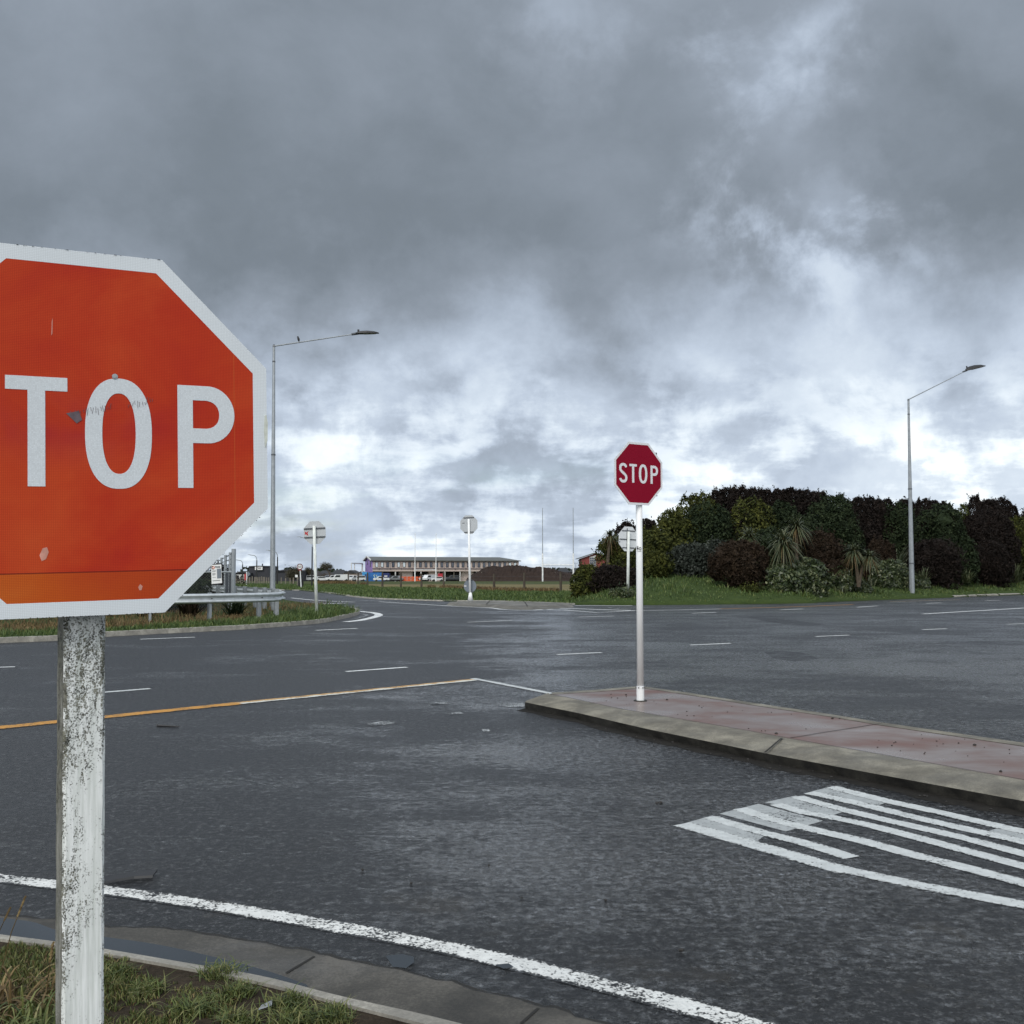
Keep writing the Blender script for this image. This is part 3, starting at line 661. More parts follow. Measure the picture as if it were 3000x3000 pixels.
# ------------- far concrete island
fi_out = [(1308, 1773), (1343, 1777), (1435, 1780.5), (1492, 1785), (1545, 1786.5), (1608, 1784.5), (1682, 1779)]
fi_top = [(1318, 1763.5), (1350, 1766.5), (1440, 1770), (1497, 1774.5), (1547, 1775.5), (1604, 1773.5), (1672, 1769)]
fi_back = [(1332, 1762), (1365, 1761), (1425, 1760), (1480, 1761), (1560, 1763), (1641, 1765.5), (1668, 1767.5)]
o_ = [U(x, y, 0) for x, y in fi_out]; a_ = [U(x, y, .13) for x, y in fi_top]; b_ = [U(x, y, .14) for x, y in fi_back]
mb = MB(); mb.strip(o_, a_); mb.strip(a_, b_); mb.strip(b_, [p+Vector((0, .4, -.18)) for p in b_])
mb.add([o_[0], a_[0], b_[0], b_[0]+Vector((-.2, .4, -.18))], [(0, 1, 2, 3)]); mb.add([o_[-1], a_[-1], b_[-1], b_[-1]+Vector((.2, .4, -.18))], [(0, 3, 2, 1)])
struct(mb.obj('far_traffic_island', M['far_island']), 'grey concrete island across the junction')
mb = MB()
for a, b in (((1425, 1769.5), (1434, 1761)), ((1545, 1775), (1537, 1763))):
    p, q = U(*a, .145), U(*b, .147); mb.add([p+Vector((-.02, 0, 0)), p+Vector((.02, 0, 0)), q+Vector((.025, 0, 0)), q+Vector((-.025, 0, 0))], [(0, 1, 2, 3)])
struct(mb.obj('island_joint', M['joint']), 'thin joints across the far island')

# ------------- grassed corner behind the guardrail
def verge(name, outline, z, mat, label):
    mb = MB(); mb.poly([(p.x, p.y, z) for p in outline])
    n = len(outline); top = [Vector((p.x, p.y, z)) for p in outline]+[Vector((outline[0].x, outline[0].y, z))]
    mb.strip(top, [Vector((p.x, p.y, -.04)) for p in top]); return struct(mb.obj(name, mat, recalc=False), label)
cfront = interp(pathpx([(-900, 1925), (-300, 1899), (0, 1884), (170, 1877), (302, 1866), (543, 1853), (700, 1845), (770, 1840), (929, 1827), (985, 1817), (1035, 1806), (1052, 1798), (1048, 1791), (1015, 1784)], 0), 60)
cback = pathpx([(985, 1778), (900, 1773), (840, 1764), (760, 1748), (690, 1737), (560, 1728), (300, 1722), (-200, 1722)], 0)
CORNER = cfront + cback
verge('corner_verge', CORNER, .11, M['verge'], 'raised grassed corner under the guardrail')
kb = cfront
mb = MB(); ki = offs(kb, .16); ko = offs(kb, -.02)
mb.strip([p+Vector((0, 0, .125)) for p in ki], [p+Vector((0, 0, .12)) for p in kb]); mb.strip([p+Vector((0, 0, .12)) for p in kb], [p+Vector((0, 0, -.01)) for p in ko]); 
struct(mb.obj('corner_kerb', M['kerb_top'], recalc=False), 'thin pale kerb round the grassed corner')

# ------------- far verge and the planted bank
edge = [Vector(p) for p in far[1:-2]]
fe = [U(x, y) for x, y in [(691, 1719.5), (788, 1727), (839, 1729.5), (873, 1729.5), (966, 1739), (1043, 1750), (1100, 1755), (1181, 1758), (1320, 1762), (1425, 1762), (1600, 1768), (1684, 1772)]]
back = [U(1700, 1737), U(1643, 1736), U(1447, 1733), U(1300, 1725), U(1120, 1723), U(1051, 1714), U(900, 1712), U(690, 1707)]
FARV = [Vector((-38, 113, 0))]+fe+back
verge('far_verge', FARV, .05, M['verge'], 'green verge beyond the side road')
mb = MB(); ke = interp(fe, 40); mb.strip([p+Vector((0, 0, .06)) for p in offs(ke, .45)], [p+Vector((0, 0, .055)) for p in ke]); mb.strip([p+Vector((0, 0, .055)) for p in ke], [p+Vector((0, -.05, -.01)) for p in ke])
struct(mb.obj('far_kerb_line', M['kerb_top'], recalc=False), 'pale broken kerb along the far verge')
bedge = interp([U(1684, 1772), U(1900, 1773), U(2350, 1768), U(2421, 1764), U(2807, 1750), U(3000, 1743), Vector((60, 88, 0)), Vector((110, 124, 0))], 60)
def bank_h(s, tt):                       # s along edge 0..1, tt metres back from the kerb
    A_ = float(np.interp(s*60, [0, 4, 12], [1.5, 1.5, 1.0]))
    return .05 + A_*(min(max(tt/9.5, 0), 1)**.85)*min(1, s*60/1.8+.15)
bn = [Vector((.10, 1.0, 0)) for p in bedge]
TT = [0, 1, 2, 3.5, 5, 7, 9, 11, 14, 20, 30, 45]
rows = [[p+n_*tt+Vector((0, 0, bank_h(i/60, tt)+.03*math.sin(i*1.7+tt))) for i, (p, n_) in enumerate(zip(bedge, bn))] for tt in TT]
mb = MB()
for a, b in zip(rows[:-1], rows[1:]): mb.strip(a, b)
mb.strip([Vector((p.x, p.y, -.04)) for p in rows[0]], rows[0])
mb.strip([Vector((r[0].x, r[0].y, -.04)) for r in rows], [r[0] for r in rows])
bankobj = struct(mb.obj('bank', M['verge'], smooth=True), 'low green bank under the planting')
mb = MB()
kk = bedge[14:]
for i in range(0, len(kk)-1):
    a, b = kk[i], kk[i+1].lerp(kk[i], .12); nn = bn[14+i]*.45
    mb.add([a+Vector((0, 0, .09)), b+Vector((0, 0, .09)), b+nn+Vector((0, 0, .13)), a+nn+Vector((0, 0, .13)), a, b], [(0, 1, 2, 3), (4, 5, 1, 0)])
struct(mb.obj('bank_kerb', M['kerb_top']), 'broken pale kerb stones below the planted bank')
def bank_at(x, y):
    best = min(range(len(bedge)), key=lambda i: (bedge[i].x-x)**2+(bedge[i].y-y)**2)
    tt = (Vector((x, y, 0))-bedge[best]).dot(bn[best]); return bank_h(best/60, max(0, tt))
# ============================================================ OBJECTS
TB = math.tan(math.pi/8)
def octo(s, k=1.0):
    a = s/2*k; b = a*TB
    return [(b, a), (a, b), (a, -b), (b, -a), (-b, -a), (-a, -b), (-a, b), (-b, a)]
def arc(cx, cz, rx, rz, a0, a1, n, p=2.0):
    out = []
    for i in range(n+1):
        a = R(a0+(a1-a0)*i/n); c, s = math.cos(a), math.sin(a)
        out.append((cx+rx*abs(c)**(2/p)*(1 if c >= 0 else -1), cz+rz*abs(s)**(2/p)*(1 if s >= 0 else -1)))
    return out
def letters(S, y0, y1, mat, parent):
    """S T O P on a sign of width S"""
    def sc(pts): return [(x*S, z*S) for x, z in pts]
    w = .043*S; objs = []
    top = arc(-.322, .0735, .0605, .0585, 12, 90, 8, 2.2)+arc(-.322, .0735, .0605, .0585, 90, 180, 8, 2.2)
    low = arc(-.322, -.078, .0625, .0585, 0, -90, 8, 2.2)+arc(-.322, -.078, .0625, .0585, -90, -170, 8, 2.2)
    mid = [(-.381, .055), (-.372, .036), (-.352, .017), (-.322, -.004), (-.292, -.024), (-.270, -.045), (-.261, -.066)]
    objs.append(MB().ribbon(sc(top+mid+low), w, y0, y1))
    t_ = MB(); t_.prism(sc([(-.194, .110), (-.194, .147), (-.042, .147), (-.042, .110)]), y0, y1); t_.prism(sc([(-.140, -.149), (-.140, .110), (-.097, .110), (-.097, -.149)]), y0, y1); objs.append(t_)
    objs.append(MB().prism(sc(arc(.089, 0, .087, .1535, 0, 356, 60, 2.35)), y0, y1, hole=sc(arc(.0895, 0, .0435, .112, 0, 356, 60, 2.3))))
    outer = [(.246, -.149), (.246, .145)]+[(.330, .145)]+arc(.330, .0625, .0755, .0825, 84, -84, 18, 2.0)+[(.330, -.020), (.288, -.020), (.288, -.149)]
    hole = [(.288, .103)]+[(.322, .103)]+arc(.322, .0625, .040, .0405, 84, -84, 12, 2.2)+[(.322, .022), (.288, .022)]
    outer = [(x, z) for x, z in outer]
    objs.append(MB().prism(sc(outer), y0, y1, hole=sc([(x+.0002, z) for x, z in hole])))
    for o in objs: o.obj('letter', mat, parent)
def brackets(mb_, S, zs, y, h=.022):
    for z in zs: mb_.box((0, y, z*S), (S*.97, .02, h))

# ---- near stop sign: old timber post, bleached face
g_near = (-.8772, 2.08655, 1.935)
post_c = UY(247, 1900, 2.175)
near = empty('stop_sign', (post_c.x, post_c.y, .07), label='large bleached orange-red stop sign cropped by the left edge on a mouldy white timber post', cat='stop sign')
rot_near = Euler((R(.3), R(-1.54), R(27.02)), 'XYZ')
Mn = Matrix.Rotation(R(27.02), 4, 'Z') @ Matrix.Rotation(R(.3), 4, 'X') @ Matrix.Rotation(R(-1.54), 4, 'Y')
def setM(o, M_, parent): o.parent = parent; o.matrix_parent_inverse = Matrix.Identity(4); o.matrix_local = Matrix.Translation(-Vector(parent.location)) @ M_
S = .75
Mface = Matrix.Translation(g_near) @ Mn
pl = MB().prism(octo(S), .0005, .003).obj('sign_plate', M['alu_back']); setM(pl, Mface, near)
bd = MB().prism(octo(S), -.0006, .0004, hole=octo(S, .92)).obj('border', M['sheet_white']); setM(bd, Mface, near)
fc = MB().prism(octo(S, .92), -.0004, .0004).obj('sign_face', M['faded_red']); setM(fc, Mface, near)
letters(S, -.0011, -.0005, M['sheet_white'], fc)
b = MB(); b.tube((-.007*S+.064, -.0035, .158*S), (-.007*S+.064, -.0004, .158*S), .0035, None, 8); b.tube((.0595, -.002, .1585*S), (.0595, .0, .1585*S), .006, None, 9); bo_ = b.obj('bolt', M['galv'], fc)
# scuff of black tape residue across the O, two chips
b = MB()
for i in range(34):
    x = -.026+i*.0048+random.uniform(-.001, .001); z = .036+(x+.026)*.22+random.uniform(-.004, .004)
    if .055 < x < .085: continue
    L_ = random.uniform(.006, .016); b.box((x, -.0014, z), (.0007, .0004, L_), (0, R(random.uniform(-12, 12)), 0))
M['scuff'] = simple('scuff', (.13, .10, .12), .8, 0, .5, 30); b.obj('tape_scuff', M['scuff'], fc)['kind'] = 'stuff'; b = MB()
b.prism([(-.022, .026), (-.034, .038), (-.010, .044), (-.004, .026), (-.014, .018)], -.0014, -.0005)
b.obj('tape_scrap', M['scuff'], fc)
b = MB(); b.prism([(x+.050, z+.012) for x, z in [(-.134, -.262), (-.128, -.248), (-.120, -.246), (-.117, -.256), (-.122, -.270), (-.130, -.274)]], -.0008, -.0004); b.obj('paint_chip', M['chip'], fc); b = MB(); b.prism([(x*.8-.038, z*.8-.056) for x, z in [(.176, -.330), (.181, -.322), (.187, -.328), (.184, -.338), (.179, -.338)]], -.0008, -.0004)
b.obj('paint_chip', M['chip'], fc); b = MB(); b.prism([(-.061, .195), (-.060, .225), (-.0585, .232), (-.0592, .200)], -.0008, -.0004); b.obj('paint_chip', M['chip'], fc)
# raised burr of adhesive on the right rim and black crumbs along the lower edges
b = MB(); b.prism([(.3700, -.020), (.3755, -.005), (.3765, .035), (.3735, .052), (.3700, .050), (.3685, .020)], -.0030, -.0006); b.obj('sealant', simple('sealant', (.60, .64, .58), .6, 0, .2, 60), bd)
b = MB()
for i in range(120):
    k = random.random(); x = random.uniform(-.15, .157) if k < .55 else None
    if x is not None: z = -.375+random.uniform(-.0015, .001)
    else:
        f = random.random(); x = .157+(.375-.157)*f; z = -.375+(.375-.157)*f
    r = random.uniform(.0004, .0015); b.box((x, -.0012, z), (r*random.uniform(1, 2.4), .001, r))
for i in range(22):
    x = random.uniform(-.155, .155); r = random.uniform(.0003, .0008); b.box((x, -.0012, .375), (r*3, .001, r*1.2))
b.obj('lichen_crumbs', M['black'], bd)['kind'] = 'stuff'
# post: square timber with chamfered corners
pw = .0408; prot = Matrix.Rotation(R(-1.15), 4, 'Y') @ Matrix.Rotation(R(33), 4, 'Z')
Mp = Matrix.Translation(Vector(near.location)+Vector((.020, .004, 0))) @ prot
b = MB(); hz = 2.0; ch = .006
def sq(z, w, c, j=0): return [(-w+c, -w, z), (w-c, -w, z), (w, -w+c, z), (w, w-c, z), (w-c, w, z), (-w+c, w, z), (-w, w-c, z), (-w, -w+c, z)]
levels = [i*.05 for i in range(41)]; vs = []; fs = []
for li, z in enumerate(levels):
    q = sq(z, pw, ch); q = [(x+random.uniform(-.0010, .0010), y+random.uniform(-.0008, .0008), zz) for x, y, zz in q]
    if li in (8, 12): q[2] = (q[2][0]-.006, q[2][1], q[2][2]); q[1] = (q[1][0]-.005, q[1][1]+.002, q[1][2])
    vs += q
for li in range(40): fs += [(li*8+i, li*8+(i+1) % 8, li*8+8+(i+1) % 8, li*8+8+i) for i in range(8)]
fs += [tuple(range(7, -1, -1)), tuple(range(320, 328))]
b.add(vs, fs); po = b.obj('post', M['old_post']); setM(po, Mp, near)
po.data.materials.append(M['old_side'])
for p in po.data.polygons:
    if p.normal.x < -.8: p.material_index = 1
b = MB(); b.box((0, 0, 0), (S*.8, .02, .03)); bk = b.obj('bracket', M['galv']); setM(bk, Mface @ Matrix.Translation((0, .0135, .17)), near)
b = MB(); b.box((0, 0, 0), (S*.8, .02, .03)); bk = b.obj('bracket', M['galv']); setM(bk, Mface @ Matrix.Translation((0, .0135, -.17)), near)

# ---- median stop sign
mc = Vector((1.5128, 12.176, 2.8185)); mroot = empty('stop_sign', (1.522, 12.246, .125), label='dark red stop sign reading STOP on a white tubular post on the red island', cat='stop sign')
Mm = Matrix.Translation(mc) @ Matrix.Rotation(R(33.7), 4, 'Z')
pl = MB().prism(octo(S), .0005, .003).obj('sign_plate', M['alu_back']); setM(pl, Mm, mroot)
bd = MB().prism(octo(S), -.0015, .0004, hole=octo(S, .93)).obj('border', M['sheet_white_clean']); setM(bd, Mm, mroot)
fc = MB().prism(octo(S, .93), -.0010, .0004).obj('sign_face', M['sheet_red']); setM(fc, Mm, mroot)
letters(S, -.0035, -.0011, M['sheet_white_clean'], fc)
MB().tube((0, 0, 0), (0, 0, 3.0), .040, .038, 20).obj('post', M['white_post'], mroot, smooth=True)
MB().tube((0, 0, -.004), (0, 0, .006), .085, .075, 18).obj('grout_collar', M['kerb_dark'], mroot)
b = MB(); b.tube((0, 0, 0), (0, 0, .17), .046, .046, 20); b.obj('base_sleeve', M['white_post'], mroot, smooth=False)
for a in range(6): b = MB(); b.tube((.046*math.cos(a*1.05), .046*math.sin(a*1.05), .155), (.056*math.cos(a*1.05), .056*math.sin(a*1.05), .155), .007, None, 6); b.obj('screw', M['dark_metal'], mroot)
b = MB(); b.ribbon([(-.032, 1.835), (-.034, 1.79), (-.028, 1.80), (-.020, 1.83), (-.024, 1.79), (-.012, 1.80)], .006, -.0415, -.040); b.ribbon(arc(.004, 1.80, .012, .016, 0, 340, 12), .006, -.0425, -.040, True); b.ribbon([(-.034, 1.772), (.018, 1.768)], .004, -.042, -.040); b.obj('graffiti_tag', M['black'], mroot)
b = MB()
for z in (2.45, 2.95): MB().box((.0235, -.0355, z), (.5, .012, .03), (0, 0, R(33.7))).obj('bracket', M['bracket'], mroot)

# ---- signs seen from behind
def back_sign(name, label, ox, oy, hpx, bx, by, Y, yaw, zs, postr, mat, postmat, white_low=None):
    c = UY(ox, oy, Y); base = UY(bx, by, Y); Sg = hpx/3000*Y
    r = empty(name, tuple(base), label=label, cat='road sign', group=None)
    up = Vector((c.x-base.x, 0, c.z-base.z)); tilt = math.atan2(up.x, up.z)
    yw = Matrix.Rotation(R(yaw), 4, 'Z')
    Mb = Matrix.Translation(c) @ yw @ Matrix.Rotation(tilt, 4, 'Y')
    o = MB().prism(octo(Sg), 0, .004).obj('sign_plate', mat); setM(o, Mb, r)
    for z in zs:
        o = MB().box((0, -.012, z*Sg), (Sg*.95 if abs(z) < .22 else Sg*(.93-2*(abs(z)-.207)), .02, .05)).obj('bracket', M['bracket']); setM(o, Mb, r)
    d = up.normalized(); L = up.length+Sg*.30
    o = MB().tube((0, -.03, -.3), tuple(d*L+Vector((0, -.075, 0))), postr, postr*.95, 12).obj('post', postmat, r, smooth=True)
    return r, Mb, Sg
r1, Mb1, S1 = back_sign('road_sign', 'octagonal sign seen from behind, torn red sticker, leaning white post in long grass', 922, 1560.5, 67, 929, 1785, 36, -8, (.18, -.20), .055, M['alu_back'], M['white_wood'])
o = MB().prism([(-.36, -.06), (-.36, .06), (-.30, .02), (-.22, .07), (-.26, .0), (-.24, -.10), (-.33, -.04)], -.004, -.001).obj('sticker', M['sticker_red']); setM(o, Mb1, r1)
r2, Mb2, S2 = back_sign('road_sign', 'octagonal sign seen from behind above a grey disc, on the far concrete island', 1373.6, 1537, 55, 1378, 1759.5, 53.7, -21, (.37, -.40), .062, M['alu_back'], M['white_post'])
dc = UY(1377, 1717, 53.8); o = MB().prism(arc(0, 0, .36, .345, 0, 350, 36), 0, .004).obj('lower_disc', M['grey_disc']); setM(o, Matrix.Translation(dc) @ Matrix.Rotation(R(-21), 4, 'Z'), r2)
for dz in (.31, -.31):
    o = MB().box((0, -.012, dz), (.36, .02, .05)).obj('bracket', M['bracket']); setM(o, Matrix.Translation(dc) @ Matrix.Rotation(R(-21), 4, 'Z'), r2)
o = MB().box((-.27, -.003, .0), (.13, .004, .05)).obj('sticker', M['white']); setM(o, Matrix.Translation(dc) @ Matrix.Rotation(R(-21), 4, 'Z'), r2)
o = MB().box((-.30, -.003, .09), (.12, .004, .035)).obj('sticker', M['bracket']); setM(o, Mb2, r2)
MB().tube((0, -.03, -.02), (.0, -.03, .42), .15, .075, 10).obj('base_flare', M['white_post'], r2, smooth=True)
r3, Mb3, S3 = back_sign('road_sign', 'whitish octagonal sign back on the bank, half hidden by the island sign post', 1841, 1579, 72, 1838.5, 1742, 53, 33, (.33, -.02, -.36), .075, M['white_back'], M['white_wood'])
o = MB().box((-.10, -.026, 0), (.04, .01, S3*.86)).obj('stiffener', M['bracket']); setM(o, Mb3, r3)
o = MB().box((-.45*S3, -.004, -.13*S3), (.05, .004, .07)).obj('sticker', M['black']); setM(o, Mb3, r3)

# ---- speed sign 60
Yz = 101; c = UY(878.4, 1660.4, Yz); bs = UY(882.7, 1723.5, Yz)
z6 = empty('speed_sign', tuple(bs), label='round red bordered speed sign reading 60 on a leaning white post', cat='speed sign')
d = (c-bs)
MB().tube((0, .05, -.3), (d.x, .05, d.z+.1), .055, .05, 8).obj('post', M['white_post'], z6)
Mz = Matrix.Translation(c)
o = MB().prism(arc(0, 0, .31, .31, 0, 352, 44), 0, .01).obj('sign_plate', M['alu_back']); setM(o, Mz, z6)
o = MB().prism(arc(0, 0, .30, .30, 0, 352, 44), -.01, 0, hole=arc(0, 0, .225, .225, 0, 352, 44)).obj('border', simple('z60_border', (.13, .02, .03), .5)); setM(o, Mz, z6)
f6 = MB().prism(arc(0, 0, .225, .225, 0, 352, 44), -.006, 0).obj('sign_face', M['white']); setM(f6, Mz, z6)
MB().ribbon(arc(-.085, -.035, .052, .055, 0, 352, 24), .034, -.012, -.007, True).ribbon([(-.137, -.035), (-.135, .03), (-.115, .075), (-.06, .11)], .034, -.012, -.007).obj('digit', M['black'], f6)
MB().ribbon(arc(.085, .005, .055, .095, 0, 352, 24), .034, -.012, -.007, True).obj('digit', M['black'], f6)
MB().box((.02, -.02, -.33), (.28, .02, .05)).obj('sticker', M['red_border'], None).parent = f6

# ---- road marker sign far left (grey diamond back with a red plate)
mk = UY(722, 1716, 118); mk = empty('marker_sign', tuple(mk), label='thin white post with a small grey diamond and red plate near the paling fence', cat='road sign')
MB().tube((0, 0, -.2), (0, 0, 1.6), .045, .045, 8).obj('post', M['white_post'], mk)
MB().prism([(-.28, 1.35), (0, 1.63), (.28, 1.35), (0, 1.07)], .05, .07).obj('diamond_plate', M['grey_disc'], mk).location = (.16, 0, 0)
MB().box((-.16, .03, 1.0), (.22, .02, .72)).obj('red_plate', M['red_border'], mk)

# ---- street lamps
def lamp(name, label, bx, by, tx, ty, ex, ey, hx, hy, Y, r0, r1, flanges, group=None, bird=False, headT=.13):
    base = UY(bx, by, Y); top = UY(tx, ty, Y); e = UY(ex, ey, Y); h = UY(hx, hy, Y)
    r = empty(name, tuple(base), label=label, cat='street lamp', group=group)
    L = lambda p: Vector(p)-base
    P = MB(); P.tube((0, 0, -.5), L(top), r0, r1, 8); P.obj('pole', M['galv'], r)
    for fy in flanges:
        f = (by-fy)/(by-ty); q = L(top)*f; rr = r0+(r1-r0)*f
        MB().tube(q-Vector((0, 0, .03)), q+Vector((0, 0, .03)), rr*1.18, rr*1.12, 8).obj('flange', M['bracket'], r)
    MB().tube(L(top)+Vector((-r1, 0, -.02)), L(e), r1*.62, r1*.42, 8).obj('arm', M['galv'], r)
    MB().tube(L(top)+Vector((0, 0, -.06)), L(top)+Vector((0, 0, .05)), r1*1.1, r1*.8, 8).obj('cap', M['bracket'], r)
    d = (L(h)-L(e)); Ln = d.length; ax = d.normalized(); n_ = Vector((0, 0, 1))-ax*ax.z; n_.normalize()
    w = .17
    prof = [(0, .02), (.04, .55), (.22, .95), (.5, 1.0), (.8, .72), (.97, .3), (1.0, .05)]
    vs = []; 
    for t_, hgt in prof:
        c_ = L(e)+ax*Ln*t_; ww = w*(.55+.45*math.sin(math.pi*min(1, .15+t_*.8)))
        for sx, sz in ((-1, 0), (-.8, .6), (0, 1), (.8, .6), (1, 0)): vs.append(c_+Vector((0, sx*ww, 0))+n_*(headT*hgt*sz))
    fs = [(i*5+j, i*5+j+1, i*5+5+j+1, i*5+5+j) for i in range(6) for j in range(4)]+[(i*5+4, i*5, i*5+5, i*5+9) for i in range(6)]+[(0, 1, 2, 3, 4), (34, 33, 32, 31, 30)]
    hb = MB(); hb.add(vs, fs); hd = hb.obj('lamp_head', M['lamp_head'], r)
    MB().box(tuple(L(e)+ax*Ln*.6-n_*.012), (Ln*.5, w*1.2, .02), (0, -math.atan2(ax.z, ax.x), 0)).obj('lens', M['lens'], hd)
    MB().tube(L(e)-ax*.18-n_*.02, L(e)+ax*.12+n_*.02, .05, .06, 8).obj('spigot', M['bracket'], r)
    MB().tube(L(e)+ax*Ln*.12+n_*headT*.6, L(e)+ax*Ln*.12+n_*(headT+.05), .045, .045, 8).obj('photocell', M['lamp_head'], hd)
    return r
lamp('street_lamp', 'tall galvanised street lamp behind the guardrail with a bird on its arm', 798.5, 1790, 802.5, 1013, 1042, 978, 1110, 976, 43.8, .125, .055, [1060, 1335])
lamp('street_lamp', 'tall galvanised street lamp rising from the shrubs at the right', 2671.5, 1735, 2661.5, 1171, 2828, 1087, 2887, 1073, 65, .175, .062, [1214, 1434, 1651], headT=.24)
# bird on the left lamp's arm
bp = UY(874.5, 999, 43.8)
b = MB(); 
def ell(mb_, c, r, n=8, m=6, tilt=0):
    vs = []; q = Euler((0, tilt, 0)).to_matrix()
    for i in range(m+1):
        for j in range(n):
            p_, a_2 = math.pi*i/m, 2*math.pi*j/n
            vs.append(Vector(c)+q @ Vector((r[0]*math.sin(p_)*math.cos(a_2), r[1]*math.sin(p_)*math.sin(a_2), r[2]*math.cos(p_))))
    mb_.add(vs, [(i*n+j, i*n+(j+1) % n, (i+1)*n+(j+1) % n, (i+1)*n+j) for i in range(m) for j in range(n)])
ell(b, (0, 0, .10), (.052, .055, .098), tilt=R(-14)); ell(b, (-.028, 0, .195), (.036, .034, .038)); b.tube((-.05, 0, .195), (-.085, 0, .188), .010, .002, 6); b.tube((.02, 0, .03), (.055, 0, -.07), .02, .012, 6); b.tube((0, .015, .02), (0, .015, -.045), .006, .006, 5); b.tube((0, -.015, .02), (0, -.015, -.045), .006, .006, 5)
bird = b.obj('bird', simple('feathers', (.018, .017, .018), .7), smooth=True); bird.location = bp+Vector((0, 0, -.02)); tag(bird, 'small dark bird perched on the arm of the left street lamp', 'bird')
# distant curved-arm lamps
def far_lamp(label, px, by, ty, ax_, Y, th=.07):
    base = UY(px, by, Y); s_ = Y/3000; hgt = (by-ty)*s_; al = (px-ax_)*s_
    r = empty('street_lamp', tuple(base), label=label, cat='street lamp', group='distant street lamps with curved arms')
    pts = [(0, 0, -.3), (0, 0, hgt*.80)]
    MB().tube(pts[0], pts[1], th*1.6, th, 8).obj('pole', M['blackpole'], r)
    cr = [(-al*.36*(1-math.cos(a)), 0, hgt*.80+hgt*.17*math.sin(a)) for a in [R(k*11.25) for k in range(9)]]+[(-al*.8, 0, hgt*.99)]
    MB().path([Vector(p) for p in cr], th*.75).obj('arm', M['galv'], r)
    MB().box((-al*.9, 0, hgt*1.0), (al*.24, .16, .06)).obj('lamp_head', M['galv'], r)
far_lamp('distant lamp with curved arm in front of the sign on the dark building', 751.5, 1709, 1625, 725.5, 145)
far_lamp('distant lamp with curved arm just right of the corner fence post', 710, 1709, 1640, 688, 150)
far_lamp('distant lamp mostly behind the tall galvanised lamp pole', 812, 1713, 1612, 779, 130)
far_lamp('distant lamp standing right behind the back of the leaning octagonal sign', 913.6, 1719, 1573, 870, 112, .06)

# ---- guardrail
gp = [(-40, 1815, 29.5), (147, 1815, 30.2), (368, 1815, 31), (551, 1815, 31.8), (683, 1815, 32.8), (768, 1815, 33.6), (815, 1815, 34.4)]
railpts = [Vector((UY(x, 1700, y).x, y, 0)) for x, _, y in gp]
railpts += [Vector((-7.98, 35.3, 0)), Vector((-8.02, 36.1, 0)), Vector((-8.5, 37.6, 0)), Vector((-9.4, 41, 0)), Vector((-12.0, 46.5, 0)), Vector((-16, 54, 0)), Vector((-21, 63, 0))]
rp = interp(railpts, 110)
prof = [(.02, .0), (-.055, .035), (-.06, .085), (.02, .12), (.022, .185), (-.06, .225), (-.055, .275), (.02, .31)]
gr = empty('guardrail', tuple(rp[20]), label='galvanised corrugated guardrail curving round the grassed corner', cat='guardrail')
nrm = [(q-p).normalized() for p, q in zip(rp, offs(rp, 1.0))]
ZB = .655
mb = MB(); rows_ = [[p - n_*k[0]*-1 + Vector((0, 0, ZB+k[1])) - rp[20] for p, n_ in zip(rp, nrm)] for k in prof]
for a, b_ in zip(rows_[:-1], rows_[1:]): mb.strip(a, b_)
o = mb.obj('rail', M['rail'], gr, smooth=True); sm = o.modifiers.new('thick', 'SOLIDIFY'); sm.thickness = .006
dist = 0; nxt = .2; last = rp[0]; k = 0
for i, p in enumerate(rp):
    dist += (p-last).length; last = p
    if dist >= nxt:
        nxt += 1.95
        q = p + nrm[i]*.12 - rp[20]; ang = math.atan2(nrm[i].y, nrm[i].x)
        MB().box((q.x, q.y, .52), (.16, .006, .95), (0, 0, ang)).box((q.x+nrm[i].x*.08, q.y+nrm[i].y*.08, .52), (.008, .07, .95), (0, 0, ang)).box((q.x-nrm[i].x*.08, q.y-nrm[i].y*.08, .52), (.008, .07, .95), (0, 0, ang)).obj('post', M['galv'], gr)
        c_ = p - nrm[i]*.02 + Vector((0, 0, ZB+.155)) - rp[20]; MB().tube(c_, c_-nrm[i]*.03, .02, .016, 6).obj('bolt', M['dark_metal'], gr)

# ---- chain-link fence at the corner
def mesh_panel(p0, p1, z0, z1, step=.11, r=.0035):
    b = MB(); L_ = (p1-p0).length; d = (p1-p0).normalized(); hh = z1-z0; k = -hh
    while k < L_:
        for sgn in (1, -1):
            a0, a1 = k, k+hh
            za, zb = (z0, z1) if sgn == 1 else (z1, z0)
            s0 = max(a0, 0); s1 = min(a1, L_)
            if s1 <= s0: continue
            f0 = (s0-a0)/hh; f1 = (s1-a0)/hh
            b.tube(p0+d*s0+Vector((0, 0, za+(zb-za)*f0)), p0+d*s1+Vector((0, 0, za+(zb-za)*f1)), r, None, 3, cap=False)
        k += step
    return b
cf = Vector((-10.32, 38, 0)); fenceR = empty('chain_link_fence', tuple(cf), label='chain-link fence with barbed wire on tall grey posts behind the guardrail', cat='fence')
MB().tube((0, 0, .1), (0, 0, 2.50), .085, .08, 10).obj('post', M['galv'], fenceR)
sidep = [Vector((UY(674, 1700, 44).x, 44, 0)), Vector((UY(660, 1700, 51).x, 51, 0)), Vector((UY(648, 1700, 60).x, 60, 0)), Vector((UY(638, 1700, 72).x, 72, 0))]
for i, p in enumerate(sidep): MB().tube(p-cf+Vector((0, 0, .1)), p-cf+Vector((0, 0, 2.48)), .075, .07, 8).obj('post', M['galv'], fenceR)
